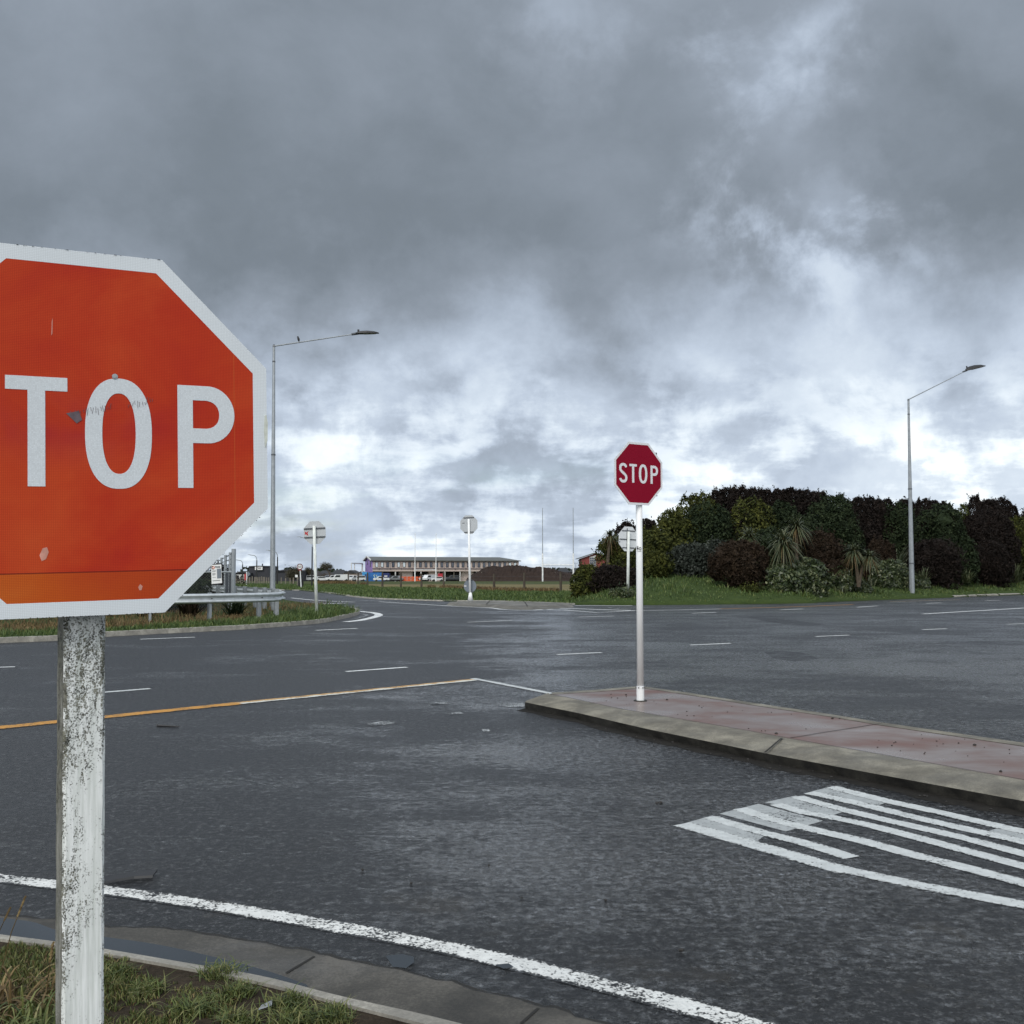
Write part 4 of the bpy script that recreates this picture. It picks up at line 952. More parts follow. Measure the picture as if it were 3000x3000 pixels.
for k in range(5):
    pts = [Vector((0, 0, 1.55+k*.21))]+[p-cf+Vector((0, 0, 1.55+k*.21)) for p in sidep]
    b = MB()
    for a, c_ in zip(pts[:-1], pts[1:]):
        m_ = a.lerp(c_, .5)+Vector((0, 0, -.03)); b.tube(a, m_, .012, None, 4); b.tube(m_, c_, .012, None, 4)
        for q in range(1, 24):
            w_ = a.lerp(c_, q/24); b.box(tuple(w_), (.05, .01, .012), (0, random.uniform(-1, 1), 0))
    b.obj('barbed_wire', M['bracket'], fenceR)
left = Vector((-26, 35.5, 0)); MB().tube((0, 0, 1.64), left-cf+Vector((0, 0, 1.64)), .035, .035, 8).obj('top_rail', M['galv'], fenceR)
for f in (.19, .38, .57, .78, 1.0): MB().tube((left-cf)*f+Vector((0, 0, .1)), (left-cf)*f+Vector((0, 0, 1.7)), .035, .035, 8).obj('post', M['galv'], fenceR)
mesh_panel(Vector((0, 0, 0)), (left-cf)*.5, .15, 1.62, .10).obj('mesh', M['bracket'], fenceR)
mesh_panel(Vector((0, 0, 0)), sidep[1]-cf, .15, 1.62, .11).obj('mesh', M['bracket'], fenceR)
# advertising board wired to the fence
cs = [UY(618.2, 1655, 37.2), UY(648, 1653.5, 37.2), UY(650.3, 1708, 37.2), UY(620, 1711, 37.2)]
bc = sum(cs, Vector())/4; ad = empty('advertising_board', tuple(bc), label='small white advertising board with a round orange logo wired to the chain-link fence', cat='sign')
bl = [c_-bc for c_ in cs]
def quad(pts, y, name, mat, par, th=.01): return MB().prism([(p.x, p.z) for p in pts], y, y+th).obj(name, mat, par)
bb_ = quad(bl, 0, 'board', M['white'], ad)
def bl_uv(u, v_): return bl[0].lerp(bl[1], u).lerp(bl[3].lerp(bl[2], u), v_)
def bquad(u0, v0, u1, v1): return [bl_uv(u0, v0), bl_uv(u1, v0), bl_uv(u1, v1), bl_uv(u0, v1)]
quad(bquad(.56, .22, .97, .74), -.006, 'photo', M['grey_disc'], bb_, .005)
for v_, u1 in ((.31, .48), (.35, .42), (.45, .40), (.49, .44), (.53, .36), (.66, .45)): quad(bquad(.10, v_, u1, v_+.015), -.006, 'text_line', M['bracket'], bb_, .005)
quad(bquad(.10, .83, .85, .855), -.006, 'text_line', M['black'], bb_, .005)
lc = bl_uv(.2, .15); MB().prism([(lc.x+x*.055, lc.z+z) for x, z in arc(0, 0, 1.0, .055, 0, 350, 20)], -.007, -.001, hole=[(lc.x+x, lc.z+z) for x, z in arc(0, 0, .028, .028, 0, 350, 14)]).obj('logo', simple('logo_orange', (.75, .22, .10), .5), bb_)
MB().ribbon([(lc.x+x, lc.z+z) for x, z in arc(0, 0, .05, .052, 80, 290, 14)], .02, -.011, -.008).obj('logo', M['black'], bb_)
def text_obj(s_, size, loc, mat, parent, name='lettering', shear=0):
    cu = bpy.data.curves.new(name, 'FONT'); cu.body = s_; cu.size = size; cu.extrude = .002; cu.align_x = 'CENTER'; cu.align_y = 'CENTER'; cu.shear = shear; cu.offset = size*.012
    o = bpy.data.objects.new(name, cu); COL.objects.link(o); bpy.context.view_layer.update()
    me = bpy.data.meshes.new_from_object(o.evaluated_get(bpy.context.evaluated_depsgraph_get())); bpy.data.objects.remove(o)
    o = bpy.data.objects.new(name, me); COL.objects.link(o); o.rotation_euler = (math.pi/2, 0, 0); o.location = loc; me.materials.clear(); me.materials.append(mat); o.parent = parent; return o
tl = bl_uv(.63, .13); text_obj('PRIME', .075, (tl.x, -.01, tl.z), M['bracket'], bb_)

# ---- field fence: thin posts and wires
def wire_fence(label, pts, hgt, r, mat, wires, name='post_and_wire_fence'):
    b0 = pts[0]; root_ = empty(name, tuple(b0), label=label, cat='fence')
    for p in pts:
        hh = hgt*random.uniform(.93, 1.06); MB().tube(p-b0+Vector((0, 0, -.2)), p-b0+Vector((random.uniform(-.03, .03), 0, hh)), r*random.uniform(.85, 1.15), r*.9, 7).obj('post', mat, root_)
    for w in wires:
        b = MB()
        for a, c_ in zip(pts[:-1], pts[1:]): b.tube(a-b0+Vector((0, 0, w)), c_-b0+Vector((0, 0, w)), .006, None, 4, cap=False)
        b.obj('wire', M['bracket'], root_)
    return root_
M['fence_post'] = simple('weathered_post', (.075, .062, .048), .9, 0, .4, 3)
M['pale_post'] = simple('pale_paling', (.20, .18, .15), .9, 0, .35, 3)
fpx = [(1020, 1709), (1049, 1714), (1077, 1716), (1120, 1722), (1174.5, 1722.5), (1235, 1723.5), (1300, 1725), (1375, 1729), (1447, 1733), (1536, 1734.5), (1643, 1736), (1760, 1738)]
wire_fence('post and wire fence of dark timber posts along the near side of the playing field', [U(x, y) for x, y in fpx], 1.55, .11, M['fence_post'], (.35, .65, .95, 1.25))
wire_fence('thin pale post fence at the foot of the soil mound', [UY(x, 1691, 318) for x in (1330, 1357, 1411, 1464.5, 1517.5, 1572, 1626.5, 1680)], 1.6, .10, M['pale_post'], (.6, 1.2))
# close paling row at far left
pr = empty('paling_fence', tuple(UY(700, 1709, 143)), label='row of close pale timber palings in front of the dark buildings', cat='fence')
xx = 691
b0 = Vector(pr.location)
while xx < 880:
    p = UY(xx, 1709.5, 143); p.z = 0; hh = random.uniform(.72, .98)*(1.05 if xx < 790 else 1.0)
    MB().box(tuple(p-b0+Vector((0, 0, hh/2))), (.10+.06*random.random(), .06, hh)).obj('paling', M['pale_post'], pr)
    xx += random.uniform(4.0, 7.5) if xx < 790 else random.uniform(9, 16)

# ---- goal posts
M['goal'] = simple('goal_white', (.80, .82, .84), .4); M['goal_grey'] = simple('goal_grey', (.30, .33, .37), .5)
def goal(label, xl, xr, by, ty, cy, Y, r=.055):
    bl_ = UY(xl, by, Y); br_ = UY(xr, by, Y); g = empty('goal_posts', tuple((bl_+br_)/2), label=label, cat='goal posts'); o0 = Vector(g.location)
    s_ = Y/3000; hgt = (by-ty)*s_; hc = (by-cy)*s_
    for p in (bl_, br_):
        MB().tube(p-o0+Vector((0, 0, -.2)), p-o0+Vector((0, 0, hgt*.38)), r*1.7, r*1.7, 8).obj('padding', M['goal'], g)
        MB().tube(p-o0+Vector((0, 0, hgt*.38)), p-o0+Vector((0, 0, hgt)), r, r*.7, 8).obj('upright', M['goal_grey'] if Y < 200 else M['goal'], g)
    MB().tube(bl_-o0+Vector((0, 0, hc)), br_-o0+Vector((0, 0, hc)), r, r, 8).obj('crossbar', M['goal'], g)
goal('nearer tall H-shaped rugby goal posts right of the soil mound', 1589.8, 1679.8, 1703, 1488, 1655, 183, .085)
goal('farther H-shaped rugby goal posts in front of the two-storey building', 1215.5, 1277, 1702, 1562, 1670, 257, .09)

# ---- two-storey building under construction
M['wrap_beige'] = simple('wall_beige', (.52, .435, .40), .85, 0, .15, .4); M['wrap_purple'] = simple('wall_purple', (.30, .20, .50), .8, 0, .1, .4)
M['roof_grey'] = simple('roof_grey', (.11, .115, .11), .6, 0, .15, .5); M['trim_white'] = simple('trim_white', (.6, .6, .6), .6)
M['dark_void'] = simple('recess_dark', (.035, .033, .035), .9); M['frame_dark'] = simple('frame_dark', (.03, .03, .04), .5)
M['pane'] = simple('pane', (.06, .075, .11), .12, 0, .2, 1, spec=.8); M['pane_pale'] = simple('pane_bright', (.62, .70, .76), .3, 0, .1)  # second pane colour is a paler base tone
M['dark_line'] = simple('flashing_dark', (.04, .03, .05), .7)
Yb = 352; FL = UY(1091, 1704, Yb); phi = R(17)
bld = empty('school_building', (FL.x, FL.y, -1.75), (0, 0, phi), label='long two-storey building under construction with beige walls, dark windows and a purple end', cat='building')
sc_ = Yb/3000; Lb = 52.6; Db = 15
z0, zf, ze, zr = 0, (1704-1674)*sc_, (1704-1641)*sc_, (1704-1631.5)*sc_
zb2 = (1704-1666)*sc_
zoff = FL.z+1.75; z_ = lambda v_: v_+zoff
MB().box((Lb/2, Db/2, (z_(zf)+z_(ze))/2), (Lb, Db, ze-zf)).obj('upper_wall', M['wrap_beige'], bld)
MB().box((-.08, Db/2, (z_(zf)+z_(ze))/2-.2), (.2, Db, ze-zf+.2)).obj('gable_wall', M['wrap_purple'], bld)
gb = MB(); gb.add([(-.2, 0, z_(ze)), (-.2, Db, z_(ze)), (-.2, Db/2, z_(zr)), (.1, 0, z_(ze)), (.1, Db, z_(ze)), (.1, Db/2, z_(zr))], [(0, 1, 2), (3, 5, 4), (0, 3, 4, 1), (1, 4, 5, 2), (2, 5, 3, 0)]); gb.obj('gable', M['wrap_purple'], bld)
rf = MB(); e_ = .7; zE = z_(ze)-.05
rf.add([(-e_, -e_, zE), (Lb+e_, -e_, zE), (Lb-5, Db/2, z_(zr)+.15), (-e_, Db/2, z_(zr)+.15), (-e_, Db+e_, zE), (Lb+e_, Db+e_, zE)], [(0, 1, 2, 3), (3, 2, 5, 4), (1, 5, 2)])
o = rf.obj('roof', M['roof_grey'], bld); o.modifiers.new('t', 'SOLIDIFY').thickness = .25
MB().tube((-e_-.1, -e_, zE+.05), (-e_-.1, Db/2, z_(zr)+.25), .28, .28, 4).tube((-e_-.1, Db/2, z_(zr)+.25), (-e_-.1, Db+e_, zE+.05), .28, .28, 4).obj('barge_board', M['trim_white'], bld)
MB().box((Lb/2, -.1, z_(zb2)), (Lb, .25, .22)).obj('flashing', M['dark_line'], bld)
MB().box((Lb/2, -.08, z_(ze)-.55), (Lb, .2, .12)).obj('flashing', M['dark_line'], bld)
MB().box((Lb/2, 3.2+Db/2, z_(zf)/2), (Lb-1, Db-3, z_(zf))).obj('lower_wall', M['dark_void'], bld)
for x in (8, 17, 25.5, 31, 37, 43, 49): MB().box((x, .3, z_(zf)/2), (.35, .35, z_(zf))).obj('column', M['trim_white'], bld)
for x, w in ((12, 4.5), (22, 4), (34, 4.5), (46, 5)): MB().box((x, 3.0, z_(zf)/2), (w, 3.1, z_(zf)-.02)).obj('lower_panel', M['wrap_beige'], bld)
nw = 27
for i in range(nw):
    x = 1.4+(Lb-2.8)*i/(nw-1); zc = (z_((1704-1647)*sc_)+z_((1704-1662)*sc_))/2; wh = 1.78
    f = MB().box((x, -.05, zc), (.98, .16, wh)).obj('window', M['frame_dark'], bld)
    MB().box((x, -.15, zc), (.70, .06, wh-.28)).obj('pane', M['pane_pale'] if i in (0, 1, 4, 5, 25, 26) and i != 2 else M['pane'], f)
for i in range(0, nw, 2): MB().box((1.4+(Lb-2.8)*i/(nw-1)+.95, -.03, z_(ze)-2.2), (.06, .1, ze-zf-1.4)).obj('cladding_joint', M['dark_line'], bld)
f = MB().box((-.2, 3.2, z_(zf)+2.7), (.2, 1.0, 2.2)).obj('window', M['frame_dark'], bld); MB().box((-.32, 3.2, z_(zf)+2.7), (.06, .6, 1.8)).obj('pane', M['pane'], f)
f = MB().box((-.2, 9.5, z_(zf)+3.0), (.2, 1.2, 1.2)).obj('window', M['frame_dark'], bld); MB().box((-.32, 9.5, z_(zf)+3.0), (.06, .8, .8)).obj('pane', M['pane'], f)
# scaffold frame at the left end
sf = empty('steel_frame', (0, 0, 0), label='open white steel frame standing at the purple end of the long building', cat='frame')
P_ = [UY(1029, 1700, 350), UY(1038.5, 1700, 358), UY(1062, 1700, 366), UY(1060, 1700, 356)]
sf.location = P_[0]; o0 = Vector(sf.location); tz = (1700-1650)*350/3000
for p in P_: MB().box(tuple(p-o0+Vector((0, 0, tz/2))), (.28, .28, tz)).obj('column', M['trim_white'], sf)
for a, c_ in ((0, 1), (1, 2), (0, 3), (3, 2)):
    MB().tube(P_[a]-o0+Vector((0, 0, tz)), P_[c_]-o0+Vector((0, 0, tz)), .2, .2, 4).obj('beam', M['trim_white'], sf)
MB().tube(P_[1]-o0+Vector((0, 0, tz*.45)), P_[2]-o0+Vector((0, 0, tz*.45)), .14, .14, 4).obj('beam', M['trim_white'], sf)

# ---- mural containers
def boxpx(name, x0, x1, y0, y1, Y, dep, mat, label, cat, rot=0):
    a = UY(x0, y1, Y); c_ = UY(x1, y0, Y); w = c_.x-a.x; h = c_.z-a.z
    r = empty(name, (a.x+w/2, Y, a.z), (0, 0, rot), label=label, cat=cat)
    MB().box((0, dep/2, h/2), (w, dep, h)).obj('body', mat, r, bevel=.05); return r, w, h
M['blue'] = simple('mural_blue', (.02, .16, .48), .5, 0, .5, .35); M['lblue'] = simple('light_blue', (.05, .33, .68), .5, 0, .3, .5); M['navy'] = simple('navy', (.012, .03, .16), .5, 0, .4, .6)
M['orange'] = simple('barrier_orange', (.62, .10, .03), .5, 0, .2, 1.5); M['redp'] = simple('site_red', (.45, .02, .04), .5)
r_, w, h = boxpx('shipping_container', 1077, 1120, 1677.5, 1703, 340, 2.4, M['blue'], 'blue shipping container painted with white graffiti script', 'container')
k = w/10
MB().ribbon([(-.1*k*10+.0+x*k, h*.5+z) for x, z in [(1.2, .5), (.6, .75), (.1, .45), (.8, .05), (1.1, -.4), (.4, -.75), (-.1, -.45)]], .2, -.12, -.04).ribbon([(k*1.2, h*.5+.7), (k*1.3, h*.5-.8)], .18, -.12, -.04).ribbon([(k*2.4, h*.5+.3), (k*1.4, h*.5-.1), (k*2.6, h*.5-.7)], .18, -.12, -.04).ribbon([(k*3.0, h*.5+.2), (k*3.4, h*.5-.5), (k*3.8, h*.5+.1), (k*4.3, h*.5-.4), (k*4.8, h*.5+.3)], .16, -.12, -.04).obj('graffiti', simple('graffiti_white', (.55, .72, .66), .6), r_)
for i in range(1, 12): MB().box((-w/2+w*i/12, -.02, h/2), (.08, .06, h*.92)).obj('corrugation', M['blue'], r_)
r_, w, h = boxpx('shipping_container', 1060, 1076, 1676, 1702, 344, 4, M['lblue'], 'light blue container end left of the graffiti container', 'container')
MB().box((w*.18, -.03, h*.42), (w*.28, .06, h*.7)).obj('door', M['navy'], r_)
r_, w, h = boxpx('shipping_container', 1121, 1139, 1679, 1703, 346, 4, M['navy'], 'dark navy container right of the graffiti container', 'container')
MB().box((0, -.03, h*.62), (w*.5, .06, h*.22)).obj('marking', M['trim_white'], r_)
# orange barrier stacks
r_ = empty('barrier_stack', tuple(UY(1205, 1702.5, 336)), label='long stack of orange plastic road barriers in front of the building', cat='barriers')
for i in range(6):
    for j in range(2): MB().prism([(-3.9+i*1.25, j*.78), (-2.7+i*1.25, j*.78), (-2.75+i*1.25, j*.78+.30), (-2.85+i*1.25, j*.78+.72), (-3.75+i*1.25, j*.78+.72), (-3.85+i*1.25, j*.78+.30)], 0, .5).obj('barrier', M['orange'], r_)
r_, w, h = boxpx('skip_bin', 1283, 1300, 1681, 1692, 345, 2.5, M['redp'], 'red skip bin under the two-storey building', 'skip')
MB().box((0, 1.2, h+.05), (w*1.05, 2.6, .12)).obj('rim', M['redp'], r_)
r_, w, h = boxpx('crate', 995, 1009, 1692, 1698, 330, 1.6, M['orange'], 'orange load standing behind the white van at the left of the building', 'crate')
MB().box((0, .8, h+.1), (w*.8, 1.2, .3)).obj('lid', M['orange'], r_)

# ---- parked vehicles
M['car_white'] = simple('car_white', (.70, .72, .74), .3, 0, .04); M['car_grey'] = simple('car_grey', (.22, .23, .25), .3, .3, .1); M['glass'] = simple('car_glass', (.02, .025, .03), .1, 0, .1, spec=.8)
M['tyre'] = simple('tyre', (.012, .012, .012), .8); M['car_dark'] = simple('car_dark', (.05, .055, .065), .3)
PROF = {'hatch': ([(-2.0, .35), (-2.05, .75), (-1.85, .95), (-1.05, 1.02), (-.35, 1.46), (1.25, 1.48), (1.85, 1.02), (2.0, .9), (2.02, .35)], [(-.90, 1.02), (-.32, 1.38), (1.18, 1.40), (1.62, 1.02)]),
        'suv': ([(-2.2, .4), (-2.25, .95), (-2.0, 1.1), (-1.15, 1.15), (-.55, 1.75), (1.9, 1.78), (2.15, 1.1), (2.2, .4)], [(-.98, 1.15), (-.48, 1.66), (1.8, 1.68), (1.98, 1.15)]),
        'van': ([(-2.4, .35), (-2.45, .95), (-2.2, 1.15), (-1.6, 1.95), (2.35, 2.0), (2.45, .35)], [(-1.95, 1.2), (-1.5, 1.78), (-.3, 1.8), (-.3, 1.2)]),
        'ute': ([(-2.5, .45), (-2.55, .95), (-2.3, 1.1), (-1.35, 1.15), (-.75, 1.72), (.55, 1.74), (.75, 1.15), (2.5, 1.12), (2.55, .5)], [(-1.15, 1.15), (-.68, 1.62), (.45, 1.64), (.6, 1.15)])}
def car(kind, px, by, Y, yaw, mat, label):
    p = UY(px, by, Y); r = empty('parked_car' if kind != 'van' else 'parked_van', tuple(p), (0, 0, R(yaw)), label=label, cat='car' if kind in ('hatch', 'suv') else kind, group='vehicles parked near the construction site')
    bp_, gp_ = PROF[kind]
    MB().prism(bp_, -.85, .85).obj('body', mat, r, bevel=.08)
    MB().prism(gp_, -.87, .87).obj('side_window', M['glass'], r)
    a, c_ = gp_[0], gp_[1]; n_ = Vector((a[1]-c_[1], 0, c_[0]-a[0])).normalized()
    b = MB(); vs = [(a[0]-.18, -.7, a[1]), (a[0]-.18, .7, a[1]), (c_[0]-.16, .65, c_[1]+.0), (c_[0]-.16, -.65, c_[1]+.0)]; b.add(vs+[(v_[0]+.1, v_[1], v_[2]) for v_ in vs], [(0, 1, 2, 3), (4, 7, 6, 5), (0, 4, 5, 1), (1, 5, 6, 2), (2, 6, 7, 3), (3, 7, 4, 0)]); b.obj('windscreen', M['glass'], r)
    L_ = bp_[-1][0]
    for sx in (-L_*.62, L_*.62):
        for sy in (-.80, .80): MB().tube((sx, sy-.1, .33), (sx, sy+.1, .33), .33, .33, 14).obj('wheel', M['tyre'], r)
    for sy in (-.6, .6): MB().box((-L_-.01, sy, .72), (.06, .3, .14)).obj('headlight', M['trim_white'], r)
    return r
car('suv', 904, 1703, 300, 20, M['car_white'], 'white car at the far left between the lamp post and the leaning sign')
car('hatch', 944, 1703.5, 300, 200, M['car_white'], 'white hatchback just right of the leaning sign post')
car('suv', 962, 1703, 305, 80, M['car_grey'], 'grey car between two white cars left of the white steel frame')
car('suv', 976, 1703, 300, 15, M['car_white'], 'white car immediately left of the large white van')
car('van', 998, 1703, 300, 20, M['car_white'], 'large white van with an orange load behind it')
car('suv', 1029.5, 1703, 310, 82, M['car_white'], 'white car facing the field beneath the steel frame')
car('suv', 1050, 1703, 320, 30, M['car_white'], 'white car partly behind the fence left of the light blue container')
car('ute', 1117, 1704, 325, 12, M['car_white'], 'white ute parked in front of the graffiti container')
car('ute', 1158, 1703, 335, 20, M['car_grey'], 'grey ute between the navy container and the orange barriers')
car('suv', 1148, 1702, 340, 15, M['car_dark'], 'dark car beside the navy container')
car('van', 1258, 1702, 330, 55, M['car_white'], 'white van right of the orange barriers')
car('suv', 1240, 1702, 338, 80, M['car_white'], 'white car end-on between the orange barriers and white van')
car('hatch', 1281, 1703, 328, 15, M['car_white'], 'low white car in front of the red skip bin')
car('suv', 1326, 1701, 335, 10, M['car_dark'], 'dark car with a white bonnet at the foot of the soil mound')
car('ute', 1170, 1702, 342, 75, M['car_grey'], 'silver ute end-on just left of the orange barriers')

# ---- dark commercial buildings and houses
M['dark_clad'] = simple('dark_cladding', (.028, .030, .040), .7, 0, .15, .3); M['dark_roof'] = simple('dark_roof', (.030, .032, .036), .8, 0, .2, .4); M['brown_roof'] = simple('brown_roof', (.05, .042, .038), .8, 0, .2, .4)
def gable(name, label, x0, x1, ya, ye, yb, Y, wall, roof, hip=False, dep=12, cat='house', extra=None):
    a = UY(x0, yb, Y); c_ = UY(x1, yb, Y); w = c_.x-a.x; sY = Y/3000
    he = (yb-ye)*sY; ha = (yb-ya)*sY; r = empty(name, tuple((a+c_)/2), label=label, cat=cat)
    MB().box((0, dep/2, he/2), (w*.96, dep, he)).obj('wall', wall, r)
    b = MB(); k = .30 if hip else 0.0
    if hip: b.add([(-w/2, -.5, he), (w/2, -.5, he), (w/2, dep+.5, he), (-w/2, dep+.5, he), (-w*.22, dep/2, ha), (w*.22, dep/2, ha)], [(0, 1, 5, 4), (1, 2, 5), (2, 3, 4, 5), (3, 0, 4), (0, 3, 2, 1)])
    else: b.add([(-w/2, -.5, he), (w/2, -.5, he), (0, -.5, ha), (-w/2, dep, he), (w/2, dep, he), (0, dep, ha)], [(0, 1, 2), (3, 5, 4), (0, 2, 5, 3), (1, 4, 5, 2), (0, 3, 4, 1)])
    b.obj('roof', roof, r)
    if extra: extra(r, w, he, ha)
    return r
def exA(r, w, he, ha):
    s_ = MB().box((-w*.5+w*.50, -.1, he*.80), (w*.36, .12, he*.32)).obj('sign', M['white'], r)
    text_obj('BUSINESS PARK', .26, (.25, -.18, he*.82), M['dark_line'], s_)
    MB().box((w*.0, 1, ha+.3), (.35, .35, .8)).obj('vent', M['dark_clad'], r); MB().box((-w*.05, -.12, he*.22), (w*.14, .1, he*.16)).obj('window', M['trim_white'], r)
bA = gable('commercial_building', 'tall dark-clad commercial building with a white sign, left of the tall lamp pole', 727, 789, 1657.5, 1659, 1703, 300, M['dark_clad'], M['dark_clad'], cat='building', extra=None)
UYa = UY(758, 1665, 299.4); s_ = MB().box((0, 0, 0), (2.2, .1, .95)).obj('sign', M['white']); s_.location = (UYa.x, UYa.y, UYa.z); s_.parent = bA; s_.matrix_parent_inverse = Matrix.Translation(-Vector(bA.location))
for dz, ww in ((.18, 1.1), (-.08, .8)): MB().box((.25, -.08, dz), (ww, .04, .12)).obj('text_line', M['dark_line'], s_)
MB().box((.3, 3, 4.75), (.3, .3, .8)).obj('vent', M['dark_clad'], bA)
def exL(r, w, he, ha):
    MB().box((w*.02, -.06, he*.55), (w*.9, .1, he*.55)).obj('shopfront', M['trim_white'], r)
    for x in (-.3, .05, .33): MB().box((w*x, -.14, he*.5), (w*.22, .1, he*.42)).obj('window', M['dark_clad'], r)
gable('low_shop', 'low dark-roofed shop with a white front at the far left behind the palings', 688, 727, 1673, 1679, 1703, 295, M['dark_clad'], M['dark_roof'], cat='building', extra=exL)
gable('commercial_building', 'broad dark gabled shed right of the tall galvanised lamp pole', 806, 880, 1666.5, 1673.5, 1703, 290, M['dark_clad'], M['dark_clad'], cat='building')
gable('house', 'brown hip-roofed house behind the parked cars at the left', 884, 934, 1672, 1686.5, 1703, 330, M['brown_roof'], M['brown_roof'], True)
gable('house', 'dark hip-roofed house just right of the leaning sign', 924, 965, 1671, 1685, 1703, 345, M['dark_clad'], M['dark_roof'], True)
gable('house', 'large dark pyramid-roofed house behind the white van', 962, 1012, 1669, 1684, 1703, 335, M['dark_clad'], M['dark_roof'], True)
gable('house', 'dark gabled house with a beige end wall by the steel frame', 1004, 1046, 1670.5, 1680, 1703, 325, M['wrap_beige'], M['dark_roof'])
gable('house', 'small dark-roofed house seen through the steel frame', 1042, 1066, 1674, 1681, 1703, 380, M['dark_clad'], M['dark_roof'], True)
gable('house', 'low brown-roofed house with a small gable behind the leaning sign post', 936, 966, 1679, 1688, 1704, 322, M['brown_roof'], M['brown_roof'])
gable('house', 'distant dark hip-roofed house between the goal posts', 1632, 1672, 1663.5, 1677, 1694, 420, M['dark_clad'], M['dark_roof'], True)
gable('house', 'distant dark roof just right of the goal posts', 1670, 1712, 1664, 1676, 1694, 410, M['dark_clad'], M['dark_roof'], True)
# red hall behind the shrubs
M['brick_red'] = simple('wall_red', (.20, .045, .04), .8, 0, .15, .5)
Yr = 235; a = UY(1704, 1700, Yr); hall = empty('red_hall', tuple(a), (0, 0, R(0)), label='red-walled hall with a tall window and white-edged roof behind the left shrubs', cat='building')
s = Yr/3000; hw = (1800-1704)*s
MB().prism([(0, 0), (hw, 0), (hw, (1700-1640)*s), ((1744-1704)*s, (1700-1623)*s), (0, (1700-1636.5)*s)], 0, 9).obj('wall', M['brick_red'], hall)
b = MB(); b.prism([((1694-1704)*s, (1700-1637.5)*s), ((1744-1704)*s, (1700-1621.5)*s), (hw+1, (1700-1639)*s), (hw+1, (1700-1636.5)*s), ((1744-1704)*s, (1700-1619)*s), ((1694-1704)*s, (1700-1635.5)*s)], -.6, 9.6); b.obj('roof', M['roof_grey'], hall)
f = MB().prism([((1727.5-1704)*s, (1700-1660)*s), ((1746-1704)*s, (1700-1660)*s), ((1746-1704)*s, (1700-1626.5)*s), ((1727.5-1704)*s, (1700-1632)*s)], -.1, .1).obj('window', M['trim_white'], hall)
for i in range(3):
    for j in range(4): MB().box(((1730.8+i*6-1704)*s, -.13, (1700-1656+j*6.6)*s), (5*s, .05, 5.3*s)).obj('pane', M['pane'], f)
# ---- soil mound
mpx = [(1370, 1692), (1383, 1684), (1402, 1674), (1422, 1662.5), (1437, 1659), (1452, 1658), (1468, 1661), (1480, 1660), (1496, 1657), (1524, 1657.5), (1545, 1660), (1560, 1662.5), (1589, 1661.5), (1605, 1664), (1626, 1667), (1640, 1674), (1680, 1679), (1740, 1681), (1790, 1682), (1830, 1688)]
ridge = interp([UY(x, y, 325) for x, y in mpx], 90)
mb = MB(); rows_m = []
for f in [i/14 for i in range(15)]:
    yy = (f-.5)*26; prof_ = math.sin(math.pi*f)**.8
    rows_m.append([Vector((p.x, p.y+yy, -1.6+(p.z+1.6)*prof_*(1+.10*random.uniform(-1, 1)*(0 if abs(f-.5) < .05 else 1)))) for p in ridge])
for a, c_ in zip(rows_m[:-1], rows_m[1:]): mb.strip(a, c_)
mo = mb.obj('soil_mound', M['mound']); tag(mo, 'long heap of dark excavated soil in front of the right half of the long building', 'soil heap')
# antenna mast
am = UY(1687, 1690, 420); am = empty('antenna_mast', tuple(am), label='thin distant mast with a forked top right of the goal posts', cat='mast')
MB().tube((0, 0, 0), (0, 0, 5.2), .12, .08, 6).obj('pole', M['bracket'], am); MB().box((0, 0, 5.4), (1.3, .1, .1)).box((-.6, 0, 5.8), (.1, .1, .9)).box((.6, 0, 5.8), (.1, .1, .9)).box((0, 0, 5.8), (.1, .1, .9)).obj('antenna', M['bracket'], am)
# dark mesh basket by the 60 sign
bn_ = UY(881, 1719, 106); bn_ = empty('planter_bin', tuple(bn_), label='dark round bin on the verge behind the speed sign', cat='bin')
MB().tube((0, 0, 0), (0, 0, .68), .27, .29, 14).obj('body', M['dark_metal'], bn_); MB().tube((0, 0, .68), (0, 0, .74), .31, .31, 14).obj('rim', M['dark_metal'], bn_)
nb_ = UY(871, 1715, 108); nb_ = empty('notice_post', tuple(nb_), label='small white notice on a short timber post left of the speed sign', cat='notice')
MB().box((0, 0, .45), (.08, .08, .9)).obj('post', M['pale_post'], nb_); MB().box((-.09, -.06, .98), (.26, .03, .26)).obj('plate', M['white'], nb_)
